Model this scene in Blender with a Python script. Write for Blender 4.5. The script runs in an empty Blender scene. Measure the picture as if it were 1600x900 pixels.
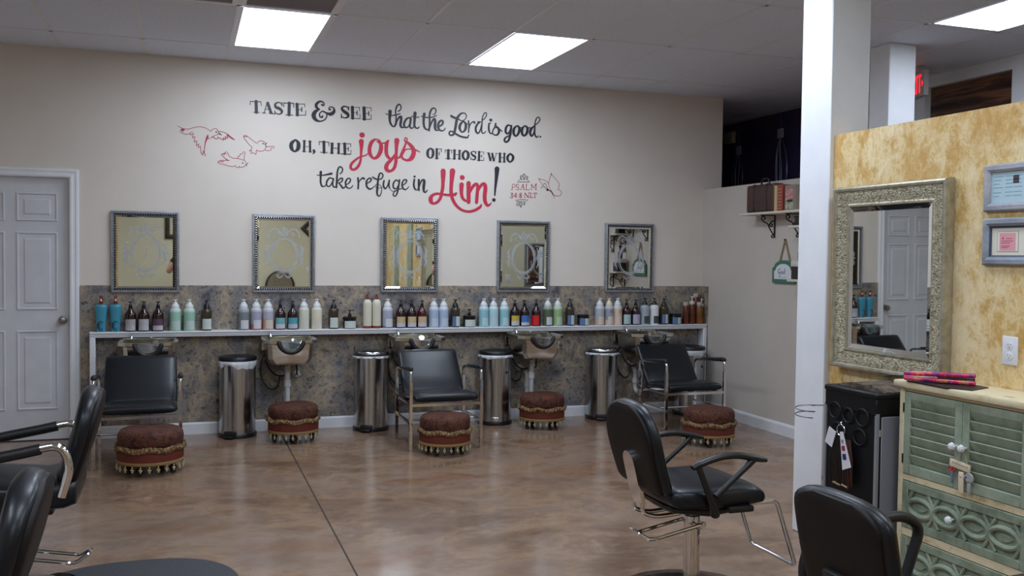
import bpy, bmesh, math, random
from mathutils import Vector, Matrix
PI = math.pi
random.seed(7)
C = bpy.context.scene.collection
SC = bpy.context.scene

# ---------------------------------------------------------------- camera, world, exposure
CAM_F = 1468.0253          # focal length in pixels of a 1600 px wide frame
YAW, PITCH, ROLL = 0.3354, -0.0332, 0.0122
CAM = Vector((0, -7.9973, 1.4669))
f = Vector((math.sin(YAW)*math.cos(PITCH), math.cos(YAW)*math.cos(PITCH), math.sin(PITCH)))
r = Vector((math.cos(YAW), -math.sin(YAW), 0)); u = r.cross(f)
r2 = r*math.cos(ROLL)+u*math.sin(ROLL); u2 = u*math.cos(ROLL)-r*math.sin(ROLL)
cam = bpy.data.objects.new('camera', bpy.data.cameras.new('camera')); C.objects.link(cam)
m = Matrix((r2, u2, -f)).transposed().to_4x4(); m.translation = CAM
cam.matrix_world = m
cam.data.sensor_width = 36; cam.data.lens = CAM_F/1600*36; cam.data.clip_start = 0.02
SC.camera = cam
SC.view_settings.view_transform = 'Standard'; SC.view_settings.look = 'None'
SC.view_settings.gamma = 1; SC.view_settings.use_curve_mapping = False
SC.view_settings.exposure = 0.0
LIGHT_STRENGTH = 14.0
w = bpy.data.worlds.new('night'); SC.world = w; w.use_nodes = True
w.node_tree.nodes['Background'].inputs[0].default_value = (.35, .45, .7, 1)
w.node_tree.nodes['Background'].inputs[1].default_value = 0.004
SC.cycles.max_bounces = 10; SC.cycles.diffuse_bounces = 5; SC.cycles.glossy_bounces = 6
SC.cycles.caustics_reflective = False; SC.cycles.caustics_refractive = False
SC.cycles.sample_clamp_indirect = 4.0

# ---------------------------------------------------------------- helpers
def lin(c):
    return tuple((v/255/12.92 if v/255 <= .04045 else ((v/255+.055)/1.055)**2.4) for v in c)+(1,)
_M = {}
def _new(name):
    mt = bpy.data.materials.new(name); mt.use_nodes = True
    return mt, mt.node_tree, mt.node_tree.nodes['Principled BSDF']
def mat(name, col, rough=.5, metal=0., coat=0., emit=0., alpha=1., trans=0., spec=.5):
    if name in _M: return _M[name]
    mt, nt, b = _new(name)
    b.inputs['Base Color'].default_value = lin(col); b.inputs['Roughness'].default_value = rough
    b.inputs['Metallic'].default_value = metal; b.inputs['Coat Weight'].default_value = coat
    b.inputs['Coat Roughness'].default_value = .15; b.inputs['Specular IOR Level'].default_value = spec
    b.inputs['Alpha'].default_value = alpha; b.inputs['Transmission Weight'].default_value = trans
    if emit:
        b.inputs['Emission Color'].default_value = lin(col); b.inputs['Emission Strength'].default_value = emit
    _M[name] = mt; return mt
def noise_mat(name, ramp, scale=5, detail=6, rough=.5, metal=0., stretch=(1,1,1), bump=0., bscale=None, nrough=.6, coat=0.,
              distort=0., ramp2=None, scale2=None, rot=(0,0,0), bdist=.01, spec=.5, nrough2=None):
    """colour from one noise through a ramp, optionally overlaid by a second noise, with a noise bump"""
    if name in _M: return _M[name]
    mt, nt, b = _new(name); N = nt.nodes; L = nt.links
    tc = N.new('ShaderNodeTexCoord'); mp = N.new('ShaderNodeMapping')
    mp.inputs['Scale'].default_value = stretch; mp.inputs['Rotation'].default_value = rot
    L.new(tc.outputs['Object'], mp.inputs[0])
    def nz(sc, rmp, det, nr=nrough):
        n = N.new('ShaderNodeTexNoise'); n.inputs['Scale'].default_value = sc; n.inputs['Detail'].default_value = det
        n.inputs['Roughness'].default_value = nr; n.inputs['Distortion'].default_value = distort
        L.new(mp.outputs[0], n.inputs['Vector'])
        cr = N.new('ShaderNodeValToRGB'); e = cr.color_ramp.elements
        while len(e) < len(rmp): e.new(.5)
        for k, (p, c) in enumerate(rmp):
            e[k].position = p; e[k].color = lin(c[:3]) if len(c) == 3 else lin(c[:3])[:3]+(c[3],)
        L.new(n.outputs['Fac'], cr.inputs[0]); return n, cr
    n, cr = nz(scale, ramp, detail); out = cr.outputs[0]
    if ramp2:
        n2, cr2 = nz(scale2, ramp2, detail, nrough2 or nrough); mx = N.new('ShaderNodeMixRGB')
        L.new(cr2.outputs['Alpha'], mx.inputs[0]); L.new(out, mx.inputs[1]); L.new(cr2.outputs[0], mx.inputs[2]); out = mx.outputs[0]
    L.new(out, b.inputs['Base Color'])
    b.inputs['Roughness'].default_value = rough; b.inputs['Metallic'].default_value = metal
    b.inputs['Coat Weight'].default_value = coat; b.inputs['Coat Roughness'].default_value = .12
    b.inputs['Specular IOR Level'].default_value = spec
    if bump:
        nb = N.new('ShaderNodeTexNoise'); nb.inputs['Scale'].default_value = bscale or scale; nb.inputs['Detail'].default_value = 4
        L.new(mp.outputs[0], nb.inputs['Vector'])
        bp = N.new('ShaderNodeBump'); bp.inputs['Strength'].default_value = bump; bp.inputs['Distance'].default_value = bdist
        L.new(nb.outputs['Fac'], bp.inputs['Height']); L.new(bp.outputs[0], b.inputs['Normal'])
    _M[name] = mt; return mt
def split_mat(name, axis, stops, rough=.4, lines=None, spec=.5):
    """bands of colour along one object axis: stops = [(from, colour), ...]; lines = (colour, per metre, amount): faint printed rows"""
    if name in _M: return _M[name]
    mt, nt, b = _new(name); N = nt.nodes; L = nt.links
    tc = N.new('ShaderNodeTexCoord'); sx = N.new('ShaderNodeSeparateXYZ'); L.new(tc.outputs['Object'], sx.inputs[0])
    ma = N.new('ShaderNodeMath'); ma.operation = 'MULTIPLY_ADD'; ma.inputs[1].default_value = 2; ma.inputs[2].default_value = .5
    L.new(sx.outputs['XYZ'.index(axis)], ma.inputs[0])
    cr = N.new('ShaderNodeValToRGB'); cr.color_ramp.interpolation = 'CONSTANT'; e = cr.color_ramp.elements
    while len(e) < len(stops): e.new(.5)
    for k, (p, c) in enumerate(stops):
        e[k].position = min(1, max(0, p*2+.5)); e[k].color = lin(c)
    L.new(ma.outputs[0], cr.inputs[0]); out = cr.outputs[0]
    if lines:
        wv = N.new('ShaderNodeTexWave'); wv.wave_type = 'BANDS'; wv.bands_direction = 'Z'; wv.inputs['Scale'].default_value = lines[1]
        wv.inputs['Distortion'].default_value = 0
        nz = N.new('ShaderNodeTexNoise'); nz.inputs['Scale'].default_value = lines[1]*2.5
        L.new(tc.outputs['Object'], wv.inputs['Vector']); L.new(tc.outputs['Object'], nz.inputs['Vector'])
        mu = N.new('ShaderNodeMath'); mu.operation = 'MULTIPLY'; L.new(wv.outputs['Fac'], mu.inputs[0]); L.new(nz.outputs['Fac'], mu.inputs[1])
        gt = N.new('ShaderNodeMath'); gt.operation = 'GREATER_THAN'; gt.inputs[1].default_value = .42; L.new(mu.outputs[0], gt.inputs[0])
        am = N.new('ShaderNodeMath'); am.operation = 'MULTIPLY'; am.inputs[1].default_value = lines[2]; L.new(gt.outputs[0], am.inputs[0])
        mx = N.new('ShaderNodeMixRGB'); L.new(am.outputs[0], mx.inputs[0]); L.new(out, mx.inputs[1]); mx.inputs[2].default_value = lin(lines[0]); out = mx.outputs[0]
    L.new(out, b.inputs['Base Color']); b.inputs['Roughness'].default_value = rough; b.inputs['Specular IOR Level'].default_value = spec
    _M[name] = mt; return mt

def cr_path(pts, n=8, closed=False):
    """Catmull-Rom through tuples of any length"""
    P = [tuple(p) for p in pts]; out = []
    k = len(P)
    if k < 3 and not closed: 
        return P
    for i in range(k if closed else k-1):
        if closed: a, b, c, d = P[i-1], P[i], P[(i+1) % k], P[(i+2) % k]
        else: a, b, c, d = P[max(i-1, 0)], P[i], P[i+1], P[min(i+2, k-1)]
        for j in range(n):
            t = j/n
            out.append(tuple(.5*(2*q+(s-p)*t+(2*p-5*q+4*s-v)*t*t+(-p+3*q-3*s+v)*t**3) for p, q, s, v in zip(a, b, c, d)))
    if not closed: out.append(P[-1])
    return out
def fillet(pts, rad, n=5):
    """polyline with rounded corners"""
    P = [Vector(p) for p in pts]; out = [P[0]]
    for i in range(1, len(P)-1):
        a = P[i-1]-P[i]; b = P[i+1]-P[i]; d = min(rad, a.length*.49, b.length*.49)
        p0 = P[i]+a.normalized()*d; p2 = P[i]+b.normalized()*d
        for j in range(n+1):
            t = j/n; out.append(p0*(1-t)**2+P[i]*2*t*(1-t)+p2*t*t)
    out.append(P[-1]); return out

class G:
    """collects geometry of ONE part"""
    def __init__(s): s.v = []; s.f = []
    def add(s, v, f, M=None):
        o = len(s.v); s.v += [tuple(M @ Vector(p)) if M else tuple(p) for p in v]; s.f += [tuple(i+o for i in q) for q in f]; return s
    def box(s, x0, y0, z0, x1, y1, z1, b=0., seg=2, M=None):
        x0, x1 = sorted((x0, x1)); y0, y1 = sorted((y0, y1)); z0, z1 = sorted((z0, z1))
        if not b:
            v = [(x, y, z) for x in (x0, x1) for y in (y0, y1) for z in (z0, z1)]
            return s.add(v, [(0,1,3,2), (4,6,7,5), (0,4,5,1), (2,3,7,6), (0,2,6,4), (1,5,7,3)], M)
        bm = bmesh.new(); bmesh.ops.create_cube(bm, size=1)
        for q in bm.verts: q.co = Vector(((x0+x1)/2+q.co.x*(x1-x0), (y0+y1)/2+q.co.y*(y1-y0), (z0+z1)/2+q.co.z*(z1-z0)))
        bmesh.ops.bevel(bm, geom=bm.edges[:], offset=min(b, .49*min(x1-x0, y1-y0, z1-z0)), segments=seg, profile=.5, affect='EDGES')
        bm.verts.index_update()
        s.add([q.co[:] for q in bm.verts], [[q.index for q in fc.verts] for fc in bm.faces], M); bm.free(); return s
    def rings(s, R, caps=True, closed=False, M=None):
        n = len(R[0]); v = [p for q in R for p in q]; fs = []
        k = len(R)
        for i in range(k if closed else k-1):
            for j in range(n):
                a = i*n+j; b = i*n+(j+1) % n; c = ((i+1) % k)*n+(j+1) % n; d = ((i+1) % k)*n+j
                fs.append((a, b, c, d))
        if caps and not closed: fs += [tuple(range(n))[::-1], tuple(range((k-1)*n, k*n))]
        return s.add(v, fs, M)
    def lathe(s, prof, n=24, cx=0, cy=0, z0=0, sx=1, sy=1, caps=True, M=None):
        return s.rings([[(cx+r*sx*math.cos(2*PI*j/n), cy+r*sy*math.sin(2*PI*j/n), z0+z) for j in range(n)] for r, z in prof], caps, M=M)
    def tube(s, pts, r, n=10, closed=False, M=None, sy=1.):
        P = [Vector(p) for p in pts]; k = len(P)
        if not isinstance(r, (list, tuple)): r = [r]*k
        T = []
        for i in range(k):
            a = P[i-1] if (i or closed) else P[0]; b = P[(i+1) % k] if (i < k-1 or closed) else P[-1]
            t = b-a; T.append(t.normalized() if t.length > 1e-9 else Vector((0, 0, 1)))
        up = Vector((0, 0, 1)) if abs(T[0].z) < .9 else Vector((1, 0, 0))
        nrm = (up-T[0]*up.dot(T[0])).normalized(); R = []
        for i in range(k):
            nrm = nrm-T[i]*nrm.dot(T[i]); nrm = nrm.normalized() if nrm.length > 1e-6 else T[i].orthogonal().normalized()
            bi = T[i].cross(nrm)
            R.append([tuple(P[i]+(nrm*math.cos(2*PI*j/n)*sy+bi*math.sin(2*PI*j/n))*r[i]) for j in range(n)])
        return s.rings(R, True, closed, M)
    def prism(s, poly, y0, y1, M=None):
        """2-D outline in x,z extruded from y0 to y1"""
        n = len(poly); v = [(x, y0, z) for x, z in poly]+[(x, y1, z) for x, z in poly]
        return s.add(v, [tuple(range(n)), tuple(range(n, 2*n))[::-1]]+[(i, i+n, (i+1) % n+n, (i+1) % n) for i in range(n)], M)
    def ball(s, c, r, n=10, M=None, sz=1.):
        k = max(4, n//2)
        return s.rings([[(c[0]+r*math.sin(PI*i/k)*math.cos(2*PI*j/n), c[1]+r*math.sin(PI*i/k)*math.sin(2*PI*j/n), c[2]-r*sz*math.cos(PI*i/k)) for j in range(n)]
                        for i in [.15]+list(range(1, k))+[k-.15]], True, M=M)
    def frame(s, W, H, prof, cx=0, cz=0):
        """mitred frame standing in x,z and facing -y; prof = [(inset, height), ...] from back outer to inner edge"""
        R = []
        for d, t in prof:
            a, b = W/2-d, H/2-d
            R.append([(cx-a, -t, cz-b), (cx+a, -t, cz-b), (cx+a, -t, cz+b), (cx-a, -t, cz+b)])
        return s.rings(R, False)
    def ribbon(s, pts, fn=None, n=6, caps=True):
        """brush stroke: pts = [(x, z, width), ...] laid flat in x,z (fn maps x,z to a point)"""
        fn0 = fn or (lambda x, z: (x, 0, z)); s.k = getattr(s, 'k', 0)+1; e0 = s.k*5e-5
        fn = lambda x, z: (lambda p: (p[0], p[1]-e0, p[2]))(fn0(x, z))   # every stroke lies a hair above the last
        q = cr_path(pts, n) if len(pts) > 2 else [tuple(p) for p in pts]
        Lp, Rp = [], []
        k = len(q)
        fl = fn; v = []
        for i in range(k):
            a = q[max(i-1, 0)]; b = q[min(i+1, k-1)]
            tx, tz = b[0]-a[0], b[1]-a[1]; l = math.hypot(tx, tz) or 1e-9; nx, nz = -tz/l, tx/l; h = q[i][2]/2
            Lp.append((q[i][0]+nx*h, q[i][1]+nz*h)); Rp.append((q[i][0]-nx*h, q[i][1]-nz*h))
        for i, pr in enumerate(zip(Lp, Rp)):           # crossing loops of one stroke never share a plane
            for p in pr: p3 = fl(*p); v.append((p3[0], p3[1]-i*2e-6, p3[2]))
        s.add(v, [(2*i, 2*i+1, 2*i+3, 2*i+2) for i in range(k-1)])
        if caps:
            for e, o in ((0, 1), (k-1, k-2)):
                c = q[e]; h = c[2]/2; e0 += 2e-5; v = [fn(c[0]+h*math.cos(2*PI*j/10), c[1]+h*math.sin(2*PI*j/10)) for j in range(10)]
                s.add(v, [tuple(range(10))])
        return s
    def move(s, M):
        s.v = [tuple(M @ Vector(p)) for p in s.v]; return s
    def build(s, name, mt, parent=None, smooth=38, loc=None):
        me = bpy.data.meshes.new(name); me.from_pydata(s.v, [], s.f)
        bm = bmesh.new(); bm.from_mesh(me); bmesh.ops.recalc_face_normals(bm, faces=bm.faces); bm.to_mesh(me); bm.free()
        if smooth:
            me.shade_smooth(); me.set_sharp_from_angle(angle=math.radians(smooth))
        me.materials.append(mt); o = bpy.data.objects.new(name, me); C.objects.link(o)
        if parent: o.parent = parent
        if loc: o.location = loc
        return o
def flat(g):
    """paint strokes are flat: drop the recalculated volume, face -y"""
    return g
def thing(name, label, cat, loc=(0, 0, 0), rz=0., group=None):
    o = bpy.data.objects.new(name, None); C.objects.link(o); o.empty_display_size = .1
    o.location = loc; o.rotation_euler = (0, 0, rz); o['label'] = label; o['category'] = cat
    if group: o['group'] = group
    return o
def tag(o, label, cat, group=None):
    o['label'] = label; o['category'] = cat
    if group: o['group'] = group
    return o
def struct(o): o['kind'] = 'structure'; return o
def dup(root, loc=None, rz=None, label=None):
    rr = root.copy(); C.objects.link(rr)
    if loc is not None: rr.location = loc
    if rz is not None: rr.rotation_euler = (0, 0, rz)
    if label: rr['label'] = label
    for ch in list(root.children):
        c = ch.copy(); C.objects.link(c); c.parent = rr
        for g in list(ch.children):
            d = g.copy(); C.objects.link(d); d.parent = c
    return rr
def T(x=0, y=0, z=0): return Matrix.Translation((x, y, z))
def RZ(a): return Matrix.Rotation(a, 4, 'Z')
def RX(a): return Matrix.Rotation(a, 4, 'X')
def RY(a): return Matrix.Rotation(a, 4, 'Y')

# ---------------------------------------------------------------- materials
WALL = noise_mat('wall_paint', [(.35, (222, 214, 204)), (.65, (226, 218, 208))], 2.5, 4, .6, bump=.05, bscale=180, bdist=.002)
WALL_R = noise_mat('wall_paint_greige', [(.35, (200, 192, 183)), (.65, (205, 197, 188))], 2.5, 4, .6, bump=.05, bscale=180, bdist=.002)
CREAM = noise_mat('cream_wall_paint', [(.35, (214, 208, 178)), (.65, (220, 214, 186))], 2, 4, .6, bump=.05, bscale=180, bdist=.002)
WHITE = noise_mat('white_trim_paint', [(.3, (226, 229, 234)), (.7, (234, 236, 240))], 6, 3, .35)
DOORW = noise_mat('white_door_paint', [(.3, (205, 208, 214)), (.7, (216, 219, 224))], 5, 4, .4)
CEIL = noise_mat('ceiling_tile', [(.35, (222, 230, 244)), (.65, (230, 238, 252))], 40, 4, .85, bump=.15, bscale=260, bdist=.002)
TBAR = mat('ceiling_grid_white', (226, 228, 233), .45)
STONE = noise_mat('stone_laminate', [(.36, (36, 35, 37)), (.43, (92, 88, 88)), (.47, (146, 138, 129)), (.50, (102, 99, 103)), (.525, (180, 169, 151)), (.555, (116, 107, 100)), (.61, (44, 41, 43))],
                  22, 12, .5, nrough=.80, distort=.2, ramp2=[(.34, (42, 42, 50, .7)), (.41, (98, 104, 120, .55)), (.48, (130, 122, 114, .0)), (.55, (190, 172, 142, .6)), (.60, (124, 108, 92, .2)), (.68, (78, 56, 44, .7))], scale2=4.2, nrough2=.6)
FLOOR = noise_mat('polished_concrete', [(.3, (104, 80, 62)), (.43, (134, 106, 84)), (.52, (154, 125, 101)), (.6, (128, 102, 83)), (.7, (170, 144, 121))],
                  2.1, 10, .16, stretch=(1, 1.35, 1), nrough=.66, distort=.3, bump=.04, bscale=3, ramp2=[(.40, (96, 74, 60, .5)), (.47, (128, 116, 106, 0)), (.55, (138, 122, 110, .5)), (.64, (118, 80, 58, .5))], scale2=.9, nrough2=.55, spec=.55)
PLASTER = noise_mat('gold_plaster', [(.38, (180, 136, 68)), (.455, (204, 166, 98)), (.50, (222, 196, 140)), (.54, (232, 214, 168)), (.60, (206, 170, 104))],
                  7, 13, .45, nrough=.8, distort=.25, stretch=(1, 1.25, .8), bump=.3, bscale=30, bdist=.004, ramp2=[(.42, (196, 150, 78, .75)), (.49, (206, 168, 100, .15)), (.55, (234, 218, 178, .55)), (.62, (236, 222, 186, .75))], scale2=1.5)
CHROME = mat('chrome', (222, 222, 224), .08, 1)
STEEL = noise_mat('brushed_steel', [(.35, (150, 152, 156)), (.5, (200, 202, 205)), (.65, (168, 170, 174))], 8, 5, .2, 1, stretch=(5, 5, .05))
SINK = noise_mat('satin_sink_steel', [(.3, (192, 189, 180)), (.7, (220, 217, 208))], 8, 4, .22, 1, stretch=(1, 1, 8))
LEATHER = noise_mat('black_leather', [(.3, (13, 17, 22)), (.7, (18, 23, 29))], 12, 4, .36, bump=.08, bscale=220, bdist=.002, coat=.06, spec=.36)
LEATHER_B = noise_mat('brown_black_leather', [(.3, (20, 16, 15)), (.7, (27, 22, 20))], 12, 4, .55, bump=.08, bscale=220, bdist=.002, spec=.25)
PLASTIC = mat('black_plastic', (20, 20, 22), .38)
RUBBER = mat('black_rubber', (24, 25, 28), .45)
PVC = mat('white_pvc', (206, 208, 208), .35)
SILVERFR = noise_mat('silver_frame', [(.3, (150, 155, 162)), (.7, (186, 190, 196))], 30, 4, .34, .75)
SILVERDK = mat('dark_silver_frame', (44, 46, 52), .35, .9)
MIRROR = mat('mirror_glass', (232, 234, 230), .015, 1)
ETCH = mat('frosted_etching', (206, 212, 218), .7, 0, alpha=.5)
INK = mat('black_wall_paint', (34, 36, 48), .5)
INK2 = mat('grey_wall_paint', (86, 88, 94), .5)
RED = mat('red_wall_paint', (196, 40, 70), .5)
RED2 = mat('crimson_wall_paint', (176, 50, 76), .5)
W={
'taste':'551,2712,22 553,2623,22|504,2709,6 588,2712,7|506,2711,5 503,2681,5|587,2716,5 593,2677,5|528,2623,6 578,2623,6|640,2713,6 615,2623,6|640,2713,20 671,2622,20|626,2653,5 655,2653,5|598,2622,6 628,2621,6|652,2622,7 694,2620,7|758,2688,5 748,2710,8 722,2714,9 703,2698,14 709,2675,20 738,2664,22 758,2642,17 742,2621,9 716,2622,7 700,2638,5|759,2718,6 758,2686,6|700,2645,6 700,2615,6|816,2715,22 814,2619,22|770,2713,7 851,2716,7|772,2715,6 771,2682,6|850,2718,6 853,2683,6|786,2617,6 847,2618,6|879,2711,21 882,2621,21|861,2711,5 941,2715,5|941,2716,5 943,2690,5|891,2667,5 917,2668,5|917,2685,8 918,2652,8|865,2620,5 951,2624,5|951,2661,5 950,2624,5',
'amp':'1084,2719,15 1097,2713,9 1102,2727,9 1087,2744,11 1061,2743,15 1037,2719,21 1040,2693,20 1064,2680,9|1064,2680,9 1030,2659,25 1015,2625,31 1032,2592,24 1068,2580,11 1108,2597,9 1125,2631,9 1113,2657,8 1088,2666,8 1065,2644,9 1068,2618,11 1087,2616,13 1088,2629,9|1088,2664,7 1121,2653,13 1154,2645,25 1182,2665,23 1183,2694,12 1157,2707,8 1141,2692,9 1149,2680,11 1157,2690,7',
'see':'1307,2689,7 1296,2712,9 1268,2717,11 1249,2699,16 1265,2677,23 1296,2657,24 1303,2635,17 1278,2621,9 1255,2626,8 1245,2645,6|1308,2718,6 1307,2685,6|1245,2654,6 1245,2617,6|1338,2715,22 1341,2622,22|1322,2714,4 1397,2717,4|1397,2719,4 1399,2688,4|1352,2669,4 1377,2670,4|1377,2685,7 1379,2651,7|1322,2620,5 1405,2623,5|1403,2660,4 1404,2623,4|1437,2716,23 1440,2620,23|1420,2716,4 1497,2721,4|1497,2722,4 1499,2690,4|1451,2669,4 1477,2671,4|1477,2687,7 1478,2653,7|1419,2617,5 1499,2624,5|1498,2661,4 1499,2624,4',
'that':'1661,2700,26 1660,2668,23 1659,2626,18 1668,2594,16 1687,2573,12 1704,2575,10|1702,2573,12 1712,2609,12 1714,2650,11 1709,2691,10 1713,2729,12 1727,2756,12 1742,2764,11 1755,2750,10 1754,2727,9 1743,2710,8 1730,2705,8|1625,2676,7 1648,2671,7 1686,2667,8 1720,2675,9 1749,2685,8|1710,2584,12 1724,2626,12 1743,2656,15 1758,2658,18 1757,2624,20 1752,2590,19 1761,2570,15 1778,2569,10|1841,2654,12 1826,2655,11 1805,2643,15 1786,2609,17 1786,2580,16 1805,2569,11 1826,2586,10 1839,2620,12 1842,2650,14|1842,2654,17 1839,2616,16 1835,2583,15 1846,2567,12 1863,2572,9 1875,2591,7|1880,2698,26 1878,2664,22 1876,2631,19 1875,2593,17 1888,2573,12 1906,2570,11 1918,2582,8|1850,2672,7 1868,2664,8 1890,2662,8 1915,2667,8|1962,2696,23 1958,2661,19 1957,2615,18 1966,2578,16 1985,2562,12 2000,2567,10|2005,2555,15 2009,2593,14 2010,2639,14 2009,2685,14 2016,2719,15 2031,2745,13 2048,2752,11 2064,2740,10 2064,2717,9 2053,2700,8 2040,2695,8|1937,2676,8 1963,2668,9 2002,2668,10 2040,2674,9 2071,2690,8|2009,2576,12 2024,2619,13 2041,2651,14 2056,2657,17 2060,2633,21 2059,2591,22 2065,2564,14 2085,2561,9|2093,2593,10 2121,2612,14 2130,2637,16 2117,2649,14 2095,2633,17 2087,2597,18 2096,2570,15 2118,2559,11 2139,2566,9 2150,2584,8',
'lord':'2204,2693,19 2227,2682,18 2254,2675,16|2268,2671,10 2298,2657,8 2327,2669,7 2343,2698,8 2332,2722,9 2303,2724,12 2277,2705,17 2257,2670,21 2246,2613,21 2237,2563,20 2226,2534,16 2203,2524,13 2187,2538,13 2194,2557,12 2214,2559,11 2241,2543,15 2282,2523,15 2323,2514,15 2355,2513,13|2355,2513,10 2368,2539,10|2312,2651,11 2289,2627,20 2281,2593,21 2293,2566,15 2313,2560,12 2334,2585,20 2338,2624,21 2324,2649,13 2312,2651,11|2333,2632,7 2360,2634,7|2362,2659,12 2366,2615,12 2363,2561,11|2366,2587,8 2377,2627,9 2398,2651,10 2415,2652,16 2418,2643,13|2472,2656,10 2445,2636,15 2429,2601,17 2434,2568,16 2452,2556,12 2472,2587,11 2484,2633,11|2442,2656,9 2475,2658,9|2486,2670,8 2510,2688,8 2528,2720,8 2521,2742,8 2503,2730,8 2489,2689,10 2486,2633,11 2484,2576,11 2496,2559,9 2512,2564,8 2523,2578,7|2552,2648,12 2550,2608,16 2556,2575,14 2574,2559,10 2589,2571,8|2555,2645,9 2570,2655,9|2567,2679,24 2569,2679,24|2583,2570,8 2603,2617,9 2612,2651,9|2615,2654,10 2618,2629,11 2639,2610,17 2646,2580,20 2631,2553,14 2607,2549,10 2586,2565,10 2594,2602,9 2618,2615,9 2648,2605,11 2676,2584,8|2754,2637,10 2732,2644,13 2712,2620,18 2709,2583,19 2727,2567,14 2748,2591,13 2760,2631,14|2762,2640,16 2757,2591,19 2749,2545,19 2737,2508,17 2713,2492,15 2698,2506,16 2707,2529,14 2734,2547,10 2764,2566,8|2811,2641,11 2787,2613,21 2785,2573,22 2804,2551,15 2828,2572,19 2839,2613,22 2827,2638,16 2811,2641,11|2839,2627,8 2867,2629,8|2885,2644,11 2864,2614,21 2866,2574,21 2886,2558,15 2910,2583,21 2916,2623,20 2900,2644,14 2885,2644,11|2909,2631,8 2949,2631,8|2977,2647,11 2950,2619,20 2941,2584,20 2957,2559,15 2978,2586,14 2986,2633,13|2983,2656,8 3014,2678,8 3035,2710,8 3025,2730,8 3004,2723,9 2989,2685,10 2986,2633,13 2987,2581,13 3000,2553,12 3015,2554,9 3024,2566,7|3041,2556,15 3042,2556,15',
'ohthe':'863,2413,14 835,2383,26 836,2344,27 860,2319,13 888,2343,27 892,2386,27 874,2412,14 863,2413,14|940,2410,16 938,2323,16|986,2409,16 988,2323,16|941,2364,4 986,2364,4|923,2409,5 955,2411,5|922,2323,5 956,2322,5|969,2408,5 1001,2409,5|972,2322,5 1005,2322,5|1018,2334,19 1023,2324,16 1013,2307,7|1101,2411,20 1103,2323,20|1062,2411,6 1144,2410,6|1062,2411,5 1064,2384,5|1143,2410,5 1143,2377,5|1070,2323,5 1133,2323,5|1170,2400,19 1168,2322,19|1225,2402,16 1224,2322,16|1170,2363,5 1224,2362,5|1152,2401,5 1184,2401,5|1152,2321,5 1185,2321,5|1209,2401,5 1242,2402,5|1209,2320,5 1243,2321,5|1275,2404,20 1277,2319,20|1253,2405,5 1326,2405,5|1326,2407,4 1326,2379,4|1286,2363,4 1306,2364,4|1306,2377,6 1306,2345,6|1246,2317,6 1328,2318,6|1328,2352,4 1327,2318,4',
'joys':'1416,2431,38 1417,2387,27 1415,2341,19 1413,2301,17 1408,2260,18 1393,2223,21 1370,2197,20 1345,2189,18 1327,2204,20 1332,2234,20 1356,2262,18 1388,2288,15 1413,2303,12 1442,2310,10 1463,2321,9 1476,2335,8|1421,2485,40 1423,2485,40|1532,2453,16 1503,2427,27 1487,2376,28 1492,2327,27 1520,2294,18 1552,2305,25 1579,2349,31 1586,2400,30 1574,2431,18 1556,2441,12|1532,2453,14 1549,2456,9 1565,2453,8 1579,2442,8 1580,2429,8 1565,2427,9 1549,2441,8|1586,2423,11 1622,2429,11|1648,2449,15 1634,2425,28 1630,2374,28 1635,2329,26 1658,2298,21 1675,2290,14|1722,2454,40 1720,2411,28 1718,2356,23 1716,2306,26 1714,2264,25 1701,2218,24 1673,2192,20 1645,2193,26 1631,2217,32 1642,2252,28 1677,2290,23 1709,2333,18 1718,2360,14|1723,2302,14 1754,2314,14|1753,2321,16 1774,2363,21 1792,2410,16 1801,2442,12 1790,2462,10 1797,2481,9 1811,2477,9 1811,2457,9 1799,2449,11|1799,2451,14 1832,2430,23 1863,2395,30 1871,2354,34 1854,2312,34 1822,2290,20 1784,2297,16 1765,2322,18 1777,2354,18 1802,2381,10 1835,2387,9 1877,2384,12 1903,2376,10 1925,2365,7',
'ofthose':'2020,2403,10 1998,2381,20 1996,2340,20 2019,2317,9 2041,2339,20 2042,2384,20 2020,2403,10|2076,2398,18 2077,2317,18|2064,2396,5 2120,2402,5|2119,2403,5 2118,2374,5|2083,2360,4 2098,2360,4|2099,2376,5 2099,2345,5|2059,2317,5 2097,2318,5|2181,2393,21 2181,2321,21|2150,2393,5 2213,2394,5|2152,2394,5 2152,2371,5|2212,2395,5 2212,2368,5|2156,2320,5 2207,2321,5|2237,2396,18 2236,2322,18|2283,2395,16 2282,2323,16|2238,2359,5 2283,2360,5|2222,2395,5 2251,2396,5|2219,2321,5 2251,2322,5|2270,2395,5 2300,2395,5|2268,2321,5 2297,2322,5|2336,2397,11 2314,2370,20 2317,2336,20 2340,2318,11 2361,2341,22 2361,2378,21 2336,2397,11|2432,2373,5 2422,2393,7 2402,2393,8 2390,2379,12 2403,2361,16 2425,2349,17 2428,2331,12 2411,2321,8 2392,2329,5|2434,2398,5 2433,2373,5|2386,2342,5 2386,2320,5|2463,2392,18 2462,2319,18|2448,2392,4 2506,2394,4|2506,2396,4 2506,2372,4|2469,2357,4 2486,2357,4|2488,2369,5 2488,2344,5|2444,2317,5 2509,2321,5|2508,2345,4 2507,2321,4|2550,2390,17 2570,2316,17|2570,2316,5 2586,2378,5|2584,2386,17 2602,2315,17|2604,2318,5 2624,2388,5|2534,2389,4 2564,2389,4|2575,2387,4 2595,2388,4|2612,2387,4 2634,2388,4|2657,2387,18 2657,2315,18|2699,2389,15 2698,2315,15|2657,2352,5 2700,2352,5|2641,2387,5 2673,2388,5|2640,2313,5 2674,2314,5|2686,2388,5 2713,2388,5|2686,2314,5 2713,2316,5|2754,2391,11 2731,2366,20 2731,2337,20 2754,2316,11 2779,2342,20 2779,2371,20 2754,2391,11',
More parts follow.
